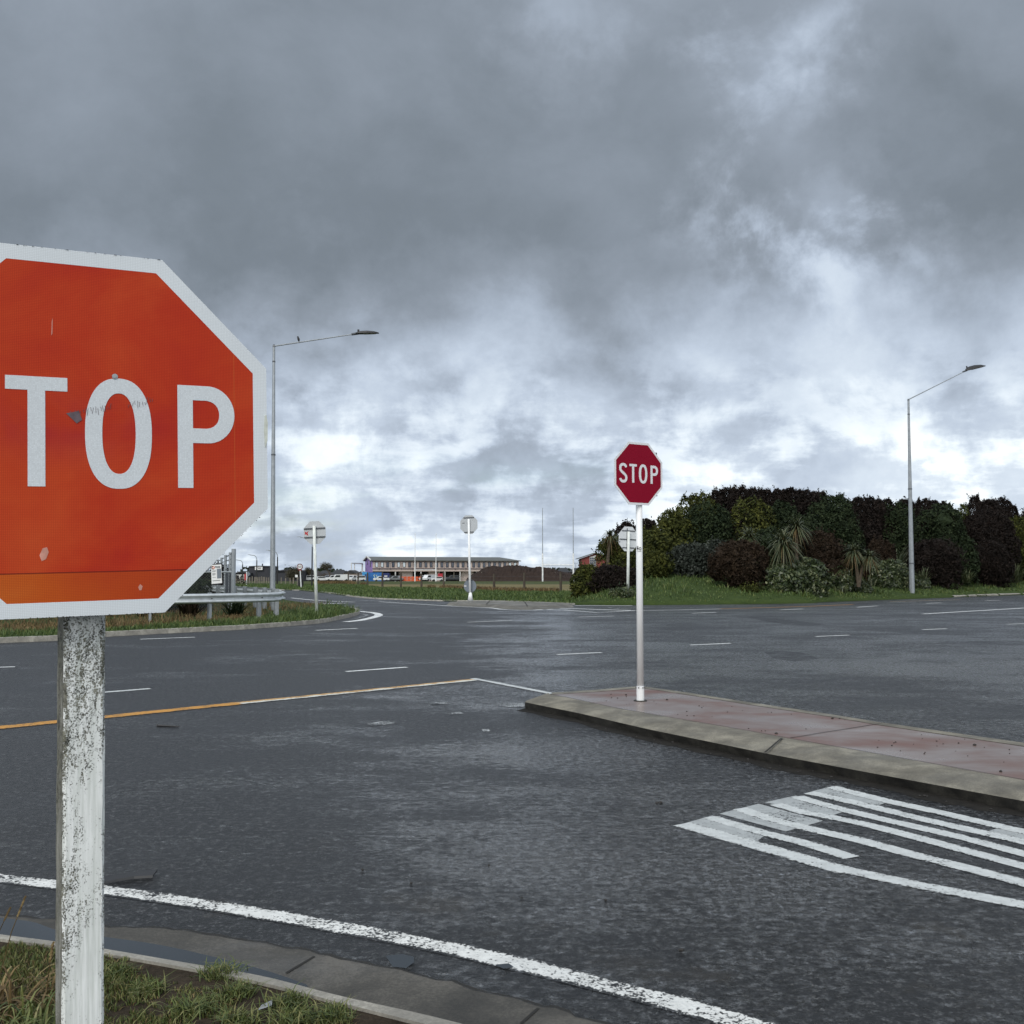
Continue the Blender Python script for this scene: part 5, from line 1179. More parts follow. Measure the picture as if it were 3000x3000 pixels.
# ============================================================ VEGETATION
def unit(v): return v/np.maximum(1e-9, np.linalg.norm(v, axis=1, keepdims=True))
def leaves(P, Nn, L, Wd, rng, droop=0.0):
    """quads centred on P, roughly facing Nn"""
    n = len(P); r = unit(rng.normal(size=(n, 3))); nn = unit(Nn*.9+rng.normal(size=(n, 3))*.75)
    u = unit(np.cross(nn, r)); w = np.cross(nn, u)
    l = L*rng.uniform(.6, 1.35, (n, 1)); wd = Wd*rng.uniform(.6, 1.3, (n, 1))
    V = np.stack([P-u*l, P+w*wd*.9-u*l*.1, P+u*l, P-w*wd*.9+u*l*.1], 1).reshape(-1, 3)
    return V, np.arange(n*4).reshape(-1, 4)
def bush(name, label, cx, cy, bz, w, d, h, mat, n=9000, leaf=.11, lobes=16, seed=0, spiky=0.0, cat='shrub', group=None, fine=False, dome=.35):
    rng = np.random.default_rng(seed); a, b_, c_ = w/2, d/2, h
    root_ = empty(name, (cx, cy, bz), label=label, cat=cat, group=group)
    # lobes inside a squat ellipsoid (wider at two fifths of its height)
    th = rng.uniform(0, 2*np.pi, lobes); rr = np.sqrt(rng.uniform(.05, 1, lobes))*.62; zz = rng.uniform(.12, .80, lobes)
    lim = np.sqrt(np.clip(1-((zz-.42)/.60)**2, .1, 1)); lc_ = np.stack([np.cos(th)*rr*lim*a, np.sin(th)*rr*lim*b_, zz*c_], 1)
    lr = rng.uniform(.30, .62, lobes)*min(a, c_*.62)
    lc_ = np.vstack([lc_, [[0, 0, c_*.42]]]); lr = np.append(lr, min(a, c_*.55)*.70)
    k = rng.choice(len(lr), n, p=lr**2/np.sum(lr**2)); dirs = unit(rng.normal(size=(n, 3))); dirs[:, 1] = np.where(rng.random(n) < .72, -np.abs(dirs[:, 1]), dirs[:, 1])
    rad = lr[k][:, None]*(1.02-np.abs(rng.normal(0, .17, (n, 1)))+rng.uniform(-.04, .16, (n, 1))**1)
    ripple = 1+.13*np.sin(dirs[:, :1]*7+k[:, None])*np.cos(dirs[:, 2:]*6+k[:, None]*2)+.07*np.sin(dirs[:, :1]*19+k[:, None])*np.sin(dirs[:, 2:]*17)
    P = lc_[k]+dirs*rad*ripple
    q_ = np.sqrt((P[:, 0]/a)**2+(np.maximum(P[:, 2]-c_*.46, 0)/(c_*.54))**2); f_ = np.where(q_ > 1, rng.uniform(.90, 1.03, n)/q_, 1.0)
    P[:, 0] *= f_; P[:, 2] = np.where(P[:, 2] > c_*.46, c_*.46+(P[:, 2]-c_*.46)*f_, P[:, 2]); P[:, 2] = np.clip(P[:, 2], .02, c_*1.03)
    m_ = int(n*dome); sd_ = unit(rng.normal(size=(m_, 3))); sd_[:, 1] = -np.abs(sd_[:, 1]); sd_[:, 2] = np.where(sd_[:, 2] < -.55, -sd_[:, 2], sd_[:, 2])
    wob_ = 1+.09*np.sin(sd_[:, 0]*6+seed)*np.cos(sd_[:, 2]*5)+.05*np.sin(sd_[:, 0]*15+seed*2)*np.cos(sd_[:, 2]*14)-np.abs(rng.normal(0, .06, m_))
    P[:m_] = np.stack([sd_[:, 0]*a*.93*wob_, sd_[:, 1]*b_*.93*wob_, c_*.46+sd_[:, 2]*c_*.52*wob_], 1); dirs[:m_] = sd_; P[:, 2] = np.clip(P[:, 2], .02, c_)
    V, F = leaves(P, dirs, leaf*.5, leaf*(.20 if fine else .27), rng)
    if spiky > 0:                       # upright feathery shoots that break the outline
        ns = int(spiky*60*w); base_i = rng.choice(np.where(P[:, 2] > c_*.45)[0], ns); vv = []; ff = []; o = len(V)
        for i in base_i:
            q = P[i]; ht = rng.uniform(.15, .50); m_ = int(ht*26)
            tt = rng.uniform(0, 1, m_); lean = rng.normal(0, .12, 2)
            pp = np.stack([q[0]+lean[0]*tt+rng.normal(0, .07, m_)*(1.15-tt), q[1]+lean[1]*tt+rng.normal(0, .07, m_)*(1.15-tt), q[2]+ht*tt-.1], 1)
            v_, f_ = leaves(pp, np.tile([0, -.4, 1.], (m_, 1)), leaf*.42, leaf*.2, rng); vv.append(v_); ff.append(f_+o); o += len(v_)
        V = np.vstack([V]+vv); F = np.vstack([F]+ff)
    arr_obj('foliage', V, F, mat, root_)
    cb = MB()
    for j in range(len(lr)): ell(cb, tuple(lc_[j]), (lr[j]*.52, lr[j]*.52, lr[j]*.48), 9, 6)
    cb.v = [v+Vector(tuple(rng.normal(0, .05*w**.5, 3))) for v in cb.v]; cb.obj('inner_foliage', mat, root_, recalc=False)
    tb = MB()
    for j in range(4):
        a_ = j*1.6+seed; tb.tube((.12*math.cos(a_), .12*math.sin(a_), -.3), (.3*w*.5*math.cos(a_), .3*d*.5*math.sin(a_), c_*.45), .05+.012*h, .03, 6)
    tb.obj('stem', M['bark'], root_)
    return root_
def blades(base, dirs, L, Wd, droop, rng, seg=5):
    """strap leaves as arching tapered ribbons"""
    n = len(base); up = np.array([0, 0, 1.]); side = unit(np.cross(dirs, up)+1e-6)
    V = []; 
    for s_ in range(seg+1):
        t_ = s_/seg; wv_ = Wd*(1-t_**1.6)*(.55+.45*min(1, t_*4))
        p = base+dirs*(L*t_)[:, None]; p[:, 2] -= droop*(L*t_)**2/np.maximum(L, .01)*t_
        V += [p-side*wv_/2, p+side*wv_/2]
    V = np.stack(V, 1).reshape(-1, 3); F = []
    idx = np.arange(n)[:, None]*(2*(seg+1))
    for s_ in range(seg): F.append(idx+np.array([[2*s_, 2*s_+1, 2*s_+3, 2*s_+2]]))
    return V, np.vstack(F)
def rosette(rng, c, n, L, Wd, droop, zmin=-.5):
    d = unit(rng.normal(size=(n*2, 3))); d = d[d[:, 2] > zmin][:n]; n = len(d)
    return blades(np.tile(np.array(c, float), (n, 1)), d, L*rng.uniform(.75, 1.1, n), Wd, droop, rng)
def deeper(px): return max(0, float(np.interp(px, [1684, 2350, 2421, 2807, 3000], [51, 53, 56, 66, 73]))-54)*.85
def cabbage(label, bx, by, Y, heads, n=170, L=.95, seed=1):
    Y += deeper(bx)-3.0; L *= .98
    rng = np.random.default_rng(seed); base = UY(bx, by, Y); r = empty('cabbage_tree', tuple(base), label=label, cat='cabbage tree'); s_ = Y/3000
    tr = MB()
    for (hx, hy, sz) in heads:
        h_ = UY(hx, hy, Y)-base; md = Vector((h_.x*.35, .05, h_.z*.55)); tr.tube((0, 0, -.3), md, .11, .09, 8); tr.tube(md, h_, .09, .07, 8)
        V, F = rosette(rng, tuple(h_), n, L*sz, .085, .42, -.75)
        arr_obj('crown', V, F, M['leaf_blade'], r)
        V, F = rosette(rng, tuple(h_-Vector((0, 0, .1))), 40, L*sz*.9, .05, .9, -1); V[:, 2] -= np.abs(V[:, 0]-h_.x)*.4; arr_obj('dead_skirt', V, F, M['grass_dry'], r)
    tr.obj('trunk', M['bark'], r); return r
def flax(label, bx, by, Y, L, n=90, seed=1, z=None, name='flax_bush', mat='leaf_blade', Wd=.06):
    if Y > 50: Y += deeper(bx)
    rng = np.random.default_rng(seed); base = UY(bx, by, Y); r = empty(name, tuple(base), label=label, cat='flax')
    d = unit(np.stack([rng.normal(0, .55, n), rng.normal(0, .55, n), np.ones(n)], 1)); b_ = np.stack([rng.normal(0, .12, n), rng.normal(0, .12, n), np.zeros(n)], 1)
    V, F = blades(b_, d, L*rng.uniform(.65, 1.1, n), Wd, .35, rng, 6); arr_obj('leaf', V, F, M[mat], r)
    return r
# (label, centre px, base py, top py, width px, depth, material, leaf, spiky, fine)
BU = [
 ('low olive shrub at the left end of the planted bank', 1718, 1742, 1650, 82, 56.5, 'leaf_olive', .12, .2, 0),
 ('low dark purple shrub behind the half-hidden sign, left foot of the bank', 1798, 1745, 1655, 150, 56.5, 'leaf_purple', .10, .3, 1),
 ('rounded green shrub above the low purple one at the left end', 1800, 1735, 1565, 105, 60, 'leaf_olive', .12, .4, 0),
 ('small dark purple treetop left of the island sign post', 1836, 1725, 1524, 70, 64, 'leaf_purple', .10, .9, 1),
 ('dark purple treetop just right of the island sign post', 1895, 1725, 1512, 80, 65, 'leaf_purple', .10, .9, 1),
 ('big olive-green bush right of the island sign post', 1925, 1728, 1545, 150, 60, 'leaf_olive', .14, .3, 0),
 ('olive bush stepping up toward the skyline under the first purple crest', 1975, 1725, 1485, 150, 62.5, 'leaf_olive', .14, .5, 0),
 ('tall olive-topped bush at the left shoulder of the planting', 2030, 1715, 1440, 130, 66, 'leaf_olive', .14, .7, 0),
 ('large dark green bush left of the pale olive one', 2075, 1715, 1462, 135, 62.5, 'leaf_green', .13, .4, 0),
 ('low bright olive bush at the foot of the left half', 1915, 1712, 1612, 95, 57.5, 'leaf_olive', .13, .2, 0),
 ('grey-leaved low shrub with small pale flowers', 2035, 1698, 1590, 175, 59, 'leaf_grey', .12, .3, 0),
 ('second grey-leaved shrub left of the round brown bush', 2100, 1695, 1572, 95, 60, 'leaf_grey', .12, .3, 0),
 ('purple-black treetop, first of the skyline crest', 2105, 1710, 1424, 100, 70, 'leaf_purple', .11, 1.3, 1),
 ('purple-black treetop second along the skyline crest', 2170, 1710, 1416, 110, 71, 'leaf_purple', .11, 1.3, 1),
 ('pale olive rounded bush in the middle of the planting', 2200, 1705, 1448, 135, 65, 'leaf_olive', .15, .3, 0),
 ('dark green bush right of the pale olive one', 2288, 1705, 1458, 110, 66, 'leaf_green', .12, .4, 0),
 ('purple-black treetop third along the skyline crest', 2245, 1710, 1424, 110, 73, 'leaf_purple', .11, 1.3, 1),
 ('purple-black treetop fourth along the skyline crest', 2320, 1710, 1418, 110, 73, 'leaf_purple', .11, 1.3, 1),
 ('purple-black treetop above the tall cabbage tree', 2395, 1710, 1428, 120, 72, 'leaf_purple', .11, 1.3, 1),
 ('large round brown fine-twigged bush beside the road verge', 2166, 1742, 1578, 160, 57, 'leaf_brown', .10, .25, 1),
 ('glossy cream-flecked shrub below the tall cabbage tree', 2285, 1750, 1650, 150, 57, 'leaf_cream', .15, .1, 0),
 ('glossy cream-flecked shrub with yellowish tips right of the first', 2365, 1752, 1632, 110, 57.5, 'leaf_cream', .15, .1, 0),
 ('dark green bush right of the tall cabbage tree', 2440, 1705, 1440, 150, 67, 'leaf_green', .12, .6, 0),
 ('brown rounded bush between the two cabbage trees', 2400, 1705, 1548, 140, 61, 'leaf_brown', .10, .2, 1),
 ('purple bush on the skyline right of the dark green one', 2520, 1705, 1445, 115, 70, 'leaf_purple', .11, 1.1, 1),
 ('purple bush left of the right street lamp', 2590, 1705, 1452, 130, 69, 'leaf_purple', .11, 1.1, 1),
 ('brown bush behind the two-headed cabbage tree', 2578, 1705, 1572, 85, 62, 'leaf_brown', .10, .3, 1),
 ('dark green bush just left of the right street lamp', 2635, 1705, 1462, 100, 67, 'leaf_green', .12, .6, 0),
 ('cream-flecked low shrub left of the two-headed cabbage tree', 2450, 1735, 1655, 90, 59, 'leaf_cream', .13, .1, 0),
 ('small pale leafy shrub at the foot of the two-headed cabbage tree', 2510, 1737, 1700, 75, 58.5, 'leaf_cream', .12, .1, 0),
 ('dense low green shrub left of the right lamp base', 2610, 1726, 1634, 110, 60.5, 'leaf_cream', .11, .1, 0),
 ('low green shrub hiding the base of the right lamp', 2680, 1728, 1686, 80, 61.5, 'leaf_cream', .11, .1, 0),
 ('purple treetop right of the right street lamp', 2710, 1705, 1452, 90, 70, 'leaf_purple', .11, 1.1, 1),
 ('purple treetop second right of the right lamp', 2768, 1705, 1462, 80, 70, 'leaf_purple', .11, 1.1, 1),
 ('tall dark green bush right of the right street lamp', 2755, 1705, 1470, 140, 66, 'leaf_green', .13, .5, 0),
 ('dark green bush sloping down toward the right', 2810, 1705, 1560, 95, 64.5, 'leaf_green', .13, .4, 0),
 ('low purple bush right of the right lamp base', 2730, 1708, 1578, 145, 62.5, 'leaf_purple', .10, .3, 1),
 ('olive treetop in the dip of the skyline at the right', 2825, 1705, 1466, 60, 70, 'leaf_olive', .13, .5, 0),
 ('black-purple treetop at the right of the skyline dip', 2862, 1705, 1443, 70, 71, 'leaf_purple', .11, 1.0, 1),
 ('black-purple treetop near the right edge', 2935, 1705, 1450, 100, 72, 'leaf_purple', .11, 1.0, 1),
 ('large black-purple bush near the right edge', 2885, 1705, 1490, 165, 68, 'leaf_purple', .11, .5, 1),
 ('low round purple bush near the right edge', 2898, 1706, 1580, 115, 64, 'leaf_purple', .10, .3, 1),
 ('olive bush cut by the right edge', 2985, 1706, 1505, 110, 67, 'leaf_olive', .13, .4, 0),
 ('dark purple bush outside the right edge of the planting', 3060, 1706, 1460, 130, 71, 'leaf_purple', .11, .6, 1),
 ('dark green filler bush behind the brown bush between the cabbage trees', 2350, 1705, 1500, 140, 66, 'leaf_green', .12, .4, 0),
 ('dark green filler bush behind the tall cabbage tree', 2260, 1705, 1540, 120, 63, 'leaf_green', .12, .4, 0),
 ('olive treetop filling the notch before the first crest tree', 2060, 1712, 1436, 90, 69, 'leaf_olive', .13, .6, 0),
 ('purple-black treetop between the first and second crest trees', 2138, 1710, 1420, 100, 72, 'leaf_purple', .11, .9, 1),
 ('purple-black treetop between the second and third crest trees', 2208, 1710, 1419, 100, 73, 'leaf_purple', .11, .9, 1),
 ('purple-black treetop between the third and fourth crest trees', 2284, 1710, 1420, 100, 74, 'leaf_purple', .11, .9, 1),
 ('purple-black treetop right of the fourth crest tree', 2358, 1710, 1424, 100, 74, 'leaf_purple', .11, .9, 1),
 ('dark green treetop on the crest right of the tall cabbage tree', 2460, 1710, 1438, 110, 72, 'leaf_green', .12, .8, 0),
 ('purple treetop between the two left of the right lamp', 2555, 1706, 1450, 100, 71, 'leaf_purple', .11, .9, 1),
 ('purple treetop directly behind the right lamp', 2655, 1706, 1455, 110, 71, 'leaf_purple', .11, .9, 1),
 ('purple treetop between the two right of the right lamp', 2740, 1706, 1456, 80, 71, 'leaf_purple', .11, .9, 1),
 ('black-purple treetop between the two at the right edge', 2900, 1706, 1452, 90, 72, 'leaf_purple', .11, .9, 1),
 ('dark green bush low in the middle behind the grey-leaved shrubs', 2000, 1706, 1540, 150, 63, 'leaf_green', .12, .4, 0),
 ('small leafy weed clump at the foot of the half-hidden sign', 1822, 1768, 1722, 65, 53, 'leaf_cream', .10, .3, 0),
 ('pale leafy weed clump at the foot of the round brown bush', 2195, 1757, 1716, 50, 55.5, 'leaf_olive', .09, .6, 0),
]
for i, (lb, cx, by, ty, w, Y, mt, lf, spk, fn) in enumerate(BU):
    Y += deeper(cx) + (1.8 if 1880 < cx < 2110 else 0)
    p = UY(cx, by, Y); t_ = UY(cx, ty, Y); w_ = w*Y/3000*1.25; gz = bank_at(p.x, p.y)-.15
    h = t_.z-gz; area = w_*h
    cover = .5*lf*lf*(.16 if fn else .28)*2*1.4
    n_ = int(min(26000, max(2500, area*2.6/(lf*lf*(.34 if fn else .55)))))
    bush('shrub' if h < 3.2 else 'tree_bush', lb, p.x, p.y, gz, w_, w_*.8, h*.985, M[mt], n_, lf*(2.0 if fn else 1.7), 20, 100+i, spk, 'shrub', None, fn, .75 if mt in ('leaf_brown', 'leaf_cream') or spk < .25 else (.5 if mt == 'leaf_purple' else .35))
cabbage('tall cabbage tree with a big spiky head and hanging dead leaves', 2300, 1690, 60.0, [(2295, 1592, 1.55)], 230, 1.0, 5)
cabbage('cabbage tree head poking above the round brown bush', 2200, 1700, 61.0, [(2193, 1572, 1.1)], 170, .95, 6)
cabbage('cabbage tree head behind and right of the tall one', 2336, 1700, 63.0, [(2334, 1545, 1.25)], 180, 1.0, 7)
cabbage('two-headed cabbage tree on a forked trunk', 2515, 1705, 60.0, [(2501, 1618, 1.05), (2545, 1632, .95)], 160, 1.0, 8)
cabbage('small cabbage tree head at the skyline of the left end', 1778, 1720, 62.0, [(1788, 1568, .8)], 100, .9, 9)
flax('flax on the skyline behind the dark green bush', 2474, 1500, 68.5, 1.5, 60, 21)
flax('arching flax clump left of the right lamp', 2628, 1660, 62, 2.3, 80, 22)
flax('flax clump directly right of the right lamp base', 2700, 1712, 61, 1.9, 80, 23)
flax('small flax between two purple bushes near the right edge', 2834, 1708, 62.5, 1.6, 80, 24)
flax('tall flax clump at the right edge', 2975, 1708, 63, 2.5, 110, 25)
flax('low flax among the cream-flecked shrubs', 2462, 1742, 57.5, .9, 70, 26)
flax('small flax under the two-headed cabbage tree', 2545, 1725, 59, 1.3, 50, 27)
# vegetation behind the chain-link fence
for i, (x, y, w_, h, mt, lb) in enumerate([(-14.9, 44, 4.2, 2.75, 'leaf_purple', 'dark purple shrub behind the chain-link fence beside the advertising board'), (-12.9, 40.5, 2.6, 1.5, 'leaf_green', 'green shrub low behind the chain-link fence'), (-16.5, 43, 5, 3.4, 'leaf_purple', 'dark shrub behind the fence, hidden mostly by the near stop sign'), (-21, 43, 5, 3.0, 'leaf_green', 'green shrub behind the guardrail at the far left'), (-17.5, 56, 6, 2.3, 'leaf_purple', 'dark shrub far behind the barbed wire')]):
    bush('shrub', lb, x, y, 0, w_, 2.5, h, M[mt], 9000, .11, 14, 300+i, .5)
for i in range(9):
    x = -22+i*1.55; flax('clump of dark strap leaves below the chain-link fence, number %d counting from the left' % (i+1) if False else ['dark flax clump under the guardrail beyond the left of the near sign post', 'flax clump seen left of the near sign post', 'flax clump behind the near sign post', 'brown flax clump right of the near sign post', 'flax clump between the second and third rail posts', 'flax clump below the lower edge of the near sign', 'flax clump under the guardrail left of the advertising board', 'flax clump under the advertising board', 'flax clump near the corner fence post'][i],
        1500+x/ (35.5)*3000, 1812, 35.5, 1.35, 90, 400+i, mat='leaf_brown' if i % 3 == 1 else 'leaf_green', Wd=.07)
# bare winter trees far off
def bare_tree(label, px, by, ty, w, Y, seed):
    rng = random.Random(seed); base = UY(px, by, Y); h = (by-ty)*Y/3000; r = empty('bare_tree', tuple(base), label=label, cat='tree'); b = MB(); tips = []
    def br(p, d, L_, rad, k):
        q = p+d*L_; b.tube(p, q, rad, rad*.65, 5); 
        if k == 0: tips.append(q); return
        for _ in range(3 if k > 1 else 4):
            nd = (d+Vector((rng.uniform(-.7, .7), rng.uniform(-.7, .7), rng.uniform(-.1, .5)))).normalized(); br(p+d*L_*rng.uniform(.5, 1), nd, L_*rng.uniform(.6, .8), rad*.55, k-1)
    br(Vector((0, 0, 0)), Vector((0, 0, 1)), h*.32, .22, 4)
    b.obj('trunk', M['bark'], r)
    nr = np.random.default_rng(seed); T = np.array([list(t_) for t_ in tips]); T = T[nr.choice(len(T), 2600)]+nr.normal(0, .35, (2600, 3)); V, F = leaves(T, np.tile([0, -1., .3], (len(T), 1)), .13, .05, nr); arr_obj('crown', V, F, M['leaf_far'], r)
bare_tree('feathery bare tree behind the dark houses', 966, 1703, 1636, 50, 300, 3)
bare_tree('small bare tree beside the distant lamp pole', 908, 1703, 1655, 25, 300, 4)
bare_tree('thin sapling in front of the broad dark shed', 858, 1710, 1665, 15, 150, 5)
# dark trees against the horizon: a far wood
rng = np.random.default_rng(77); P = []
for k in range(260):
    x = rng.uniform(-330, 420); y = 520+rng.uniform(-30, 60); h = rng.uniform(2.2, 5.5); m_ = 90
    q = rng.normal(size=(m_, 3)); q = unit(q)*[rng.uniform(2.5, 6), 2, h/2]+[x, y, -1.7+h/2]; P.append(q)
P = np.vstack(P); V, F = leaves(P, np.tile([0, -1., .2], (len(P), 1)), 1.0, .6, rng)
tag(arr_obj('far_wood', V, F, M['leaf_green']), 'low dark line of distant trees on the horizon', 'trees', kind='stuff')

# ------------- grass
def inside(poly_, X, Y_):
    c = np.zeros(len(X), bool); n = len(poly_); j = n-1
    for i in range(n):
        xi, yi, xj, yj = poly_[i][0], poly_[i][1], poly_[j][0], poly_[j][1]
        cond = ((yi > Y_) != (yj > Y_)) & (X < (xj-xi)*(Y_-yi)/(yj-yi+1e-12)+xi); c ^= cond; j = i
    return c
def vnoise(x, y, seed=0):
    r_ = np.random.default_rng(seed); s_ = np.zeros_like(x)
    for k in range(7):
        a = r_.uniform(0, 2*np.pi); f = r_.uniform(.6, 2.2)*(1.35**k); s_ += np.sin((x*np.cos(a)+y*np.sin(a))*f+r_.uniform(0, 6.28))/(1.22**k)
    return s_/3.2
def grass(name, label, X, Y_, Z, Hh, Wd, lean, mat, rng, cat='grass'):
    n = len(X); a = rng.uniform(0, 2*np.pi, n); l_ = Hh*lean*rng.uniform(.1, 1.2, n); dx, dy = np.cos(a)*l_, np.sin(a)*l_
    b_ = rng.uniform(0, 2*np.pi, n); wx, wy = np.cos(b_)*Wd/2, np.sin(b_)*Wd/2
    p0 = np.stack([X-wx, Y_-wy, Z], 1); p1 = np.stack([X+wx, Y_+wy, Z], 1)
    m0 = np.stack([X+dx*.35-wx*.8, Y_+dy*.35-wy*.8, Z+Hh*.6], 1); m1 = np.stack([X+dx*.35+wx*.8, Y_+dy*.35+wy*.8, Z+Hh*.6], 1)
    q0 = np.stack([X+dx-wx*.12, Y_+dy-wy*.12, Z+Hh*(1-.25*np.minimum(1, l_/np.maximum(Hh, .001)))], 1); q1 = q0+np.stack([wx*.24, wy*.24, np.zeros(n)], 1)
    V = np.stack([p0, p1, m0, m1, q0, q1], 1).reshape(-1, 3); i0 = np.arange(n)[:, None]*6
    F = np.vstack([i0+np.array([[0, 1, 3, 2]]), i0+np.array([[2, 3, 5, 4]])])
    return tag(arr_obj(name, V, F, M[mat]), label, cat, kind='stuff')
rg_ = np.random.default_rng(5)
# near verge: dense at left and front, thin beside the kerb
vpoly = [(p[0], p[1]) for p in vp]+[(vp[-1][0], 1.5), (-5.5, 1.5)]
NN = 330000; X = rg_.uniform(-4.5, .3, NN); Y_ = rg_.uniform(2.2, 5.6, NN); ok = inside(vpoly, X, Y_); X, Y_ = X[ok], Y_[ok]
kx = np.array([p[0] for p in vp]); ky = np.array([p[1] for p in vp]); kd = np.interp(X, kx, ky)-Y_
dn = vnoise(X*2.6, Y_*2.6, 3)+.55*vnoise(X*9, Y_*9, 4); right = np.clip((X+2.0)/1.0, 0, 1)
thr = -.34+right*.58+np.where(kd < .12, .55, 0)+np.where((kd > .35) & (kd < .62) & (X > -1.55), .25, 0)-np.clip((3.9-Y_), 0, 1)*.45
keep = (dn > thr) & (rg_.random(len(X)) < .62); X, Y_, kd, dn = X[keep], Y_[keep], kd[keep], dn[keep]
hh = .014+.026*rg_.random(len(X))+.022*np.clip(dn, 0, 1)+.04*np.clip(-X-1.85, 0, .8); hh *= np.where(kd < .2, .5, .70)
grass('near_grass', 'patchy short green grass on the near verge', X, Y_, np.full(len(X), KZ-.014), hh, .0042, .75, 'grass', rg_)
sel = rg_.random(len(X)) < .24; grass('dead_grass', 'dead straw among the near grass', X[sel]+.01, Y_[sel], np.full(sel.sum(), KZ-.014), hh[sel]*.8, .0035, 1.6, 'grass_dry', rg_)
# tufts of coarse grass as separate clumps
for k, (x, y) in enumerate([(690, 2905), (640, 2850), (840, 2935), (560, 2960), (960, 2975), (430, 2900), (330, 2850), (860, 2985), (700, 2990)]):
    p = U(x, y, KZ); n = 240; xs_ = rg_.normal(p.x, .035, n); ys_ = rg_.normal(p.y, .03, n)
    o = grass('grass_tuft', 'coarse green grass tuft on the bare soil of the near verge', xs_, ys_, np.full(n, KZ-.012), rg_.uniform(.02, .06, n), .0048, 1.7, 'grass', rg_); o['group'] = 'grass tufts on the near verge'; del o['kind']
# long strappy tan grass bottom-left
def strap(name, label, cx, cy, n, L_, sp, mat, sd, W_=.009, dr=.8):
    r_ = np.random.default_rng(sd); d = unit(np.stack([r_.normal(.25, .6, n), r_.normal(0, .5, n), np.full(n, .9)], 1)); b_ = np.stack([r_.normal(cx, sp, n), r_.normal(cy, sp, n), np.full(n, KZ-.02)], 1)
    V, F = blades(b_, d, L_*r_.uniform(.5, 1.1, n), W_, dr, r_, 8); return tag(arr_obj(name, V, F, M[mat]), label, 'grass')
p = U(-10, 3080, KZ); strap('long_grass_clump', 'clump of long drooping green grass blades in the bottom left corner', p.x, p.y, 130, .42, .10, 'grass', 31)
p = U(-40, 2990, KZ); strap('dry_grass_clump', 'clump of long dry tan grass blades at the left edge', p.x, p.y, 110, .40, .09, 'grass_dry', 32, .010)
p = U(120, 3120, KZ); strap('long_grass_clump', 'second clump of long grass left of the near sign post base', p.x, p.y, 70, .33, .09, 'grass', 33)
# thin seed stalks at the left edge
b = MB()
for (x0, y0, x1, y1) in ((0, 2860, 75, 2625), (-20, 2800, 30, 2660), (140, 2990, 156, 2760)):
    p0 = U(x0, y0, KZ); p0.z = KZ; p1 = UY(x1, y1, p0.y-.15); m_ = p0.lerp(p1, .55)+Vector((-.01, 0, 0)); b.tube(p0, m_, .002, .0017, 4); b.tube(m_, p1, .0017, .0012, 4)
    for k in range(6): q = m_.lerp(p1, .5+k*.09); b.box(tuple(q), (.006, .004, .016), (0, .5, 0))
tag(b.obj('seed_stalks', M['grass_dry']), 'thin dry seed stalks rising at the left edge', 'grass')
# small fallen leaf and two stones
p = U(775, 2955, KZ); lf = MB(); lf.add([(-.03, 0, .004), (0, .018, .008), (.045, .012, .014), (.02, -.014, .008)], [(0, 1, 2, 3)]); o = lf.obj('fallen_leaf', simple('dead_leaf', (.28, .30, .32), .6)); o.location = (p.x, p.y, KZ); o.rotation_euler = (0, 0, .9); tag(o, 'pale grey fallen leaf on the near verge', 'leaf')
# corner verge: lush grass
cp = [(p.x, p.y) for p in CORNER]
NN = 150000; X = rg_.uniform(-26, -5.5, NN); Y_ = rg_.uniform(22.5, 50, NN); ok = inside(cp, X, Y_); X, Y_ = X[ok], Y_[ok]
kfx = [p.x for p in cfront[:52]]; kfy = [p.y for p in cfront[:52]]; kd = Y_-np.interp(X, kfx, kfy); pr_ = np.clip(1.15-kd/9, .12, 1); ok = rg_.random(len(X)) < pr_; X, Y_, kd = X[ok], Y_[ok], kd[ok]
dn = vnoise(X*1.2, Y_*1.2, 8); nose = np.clip((X+8.2)/1.6, 0, 1)
hh = (.07+.15*rg_.random(len(X)))*(.75+.6*np.clip(dn, -.4, 1))*(1+.8*nose)*np.clip(kd/1.0, .35, 1)
isdry = (kd > 3.1+.9*dn) & (X < -8.6) & (X > -30)
grass('corner_grass', 'lush green grass on the corner under the guardrail', X[~isdry], Y_[~isdry], np.full((~isdry).sum(), .10), hh[~isdry], .020, .8, 'grass_lush', rg_)
sel = isdry & (rg_.random(len(X)) < .9); grass('dry_grass', 'dry tan and rusty grass behind the guardrail posts', X[sel], Y_[sel], np.full(sel.sum(), .10), hh[sel]*1.35, .018, .7, 'grass_dry', rg_)
sel = (~isdry) & (rg_.random(len(X)) < .05); grass('corner_grass', 'pale seeding grass mixed into the corner verge', X[sel], Y_[sel], np.full(sel.sum(), .10), hh[sel]*1.3, .014, .8, 'grass', rg_)
# bushy weeds on the corner nose
for k, (x, y, w_, h) in enumerate([(960, 1808, 1.5, .26)]):
    p = U(x, y); bush('weed_clump', ['leafy weed clump at the tip of the grassed corner', '', 'leafy weeds at the foot of the leaning sign', 'low leafy weeds left of the guardrail end'][k], p.x, p.y, .05, w_, 1.6, h, M['grass_lush'], 3500, .10, 10, 500+k, .6, 'weeds')
# far verge and bank grass
fp = [(p.x, p.y) for p in FARV]
NN = 120000; X = rg_.uniform(-40, 8, NN); Y_ = rg_.uniform(50, 125, NN); ok = inside(fp, X, Y_); X, Y_ = X[ok], Y_[ok]; dn = vnoise(X*.7, Y_*.7, 9)
grass('verge_grass', 'green tufted grass on the far verge', X, Y_, np.full(len(X), .04), (.10+.16*rg_.random(len(X)))*(.8+.5*dn), .045, .8, 'grass_lush', rg_)
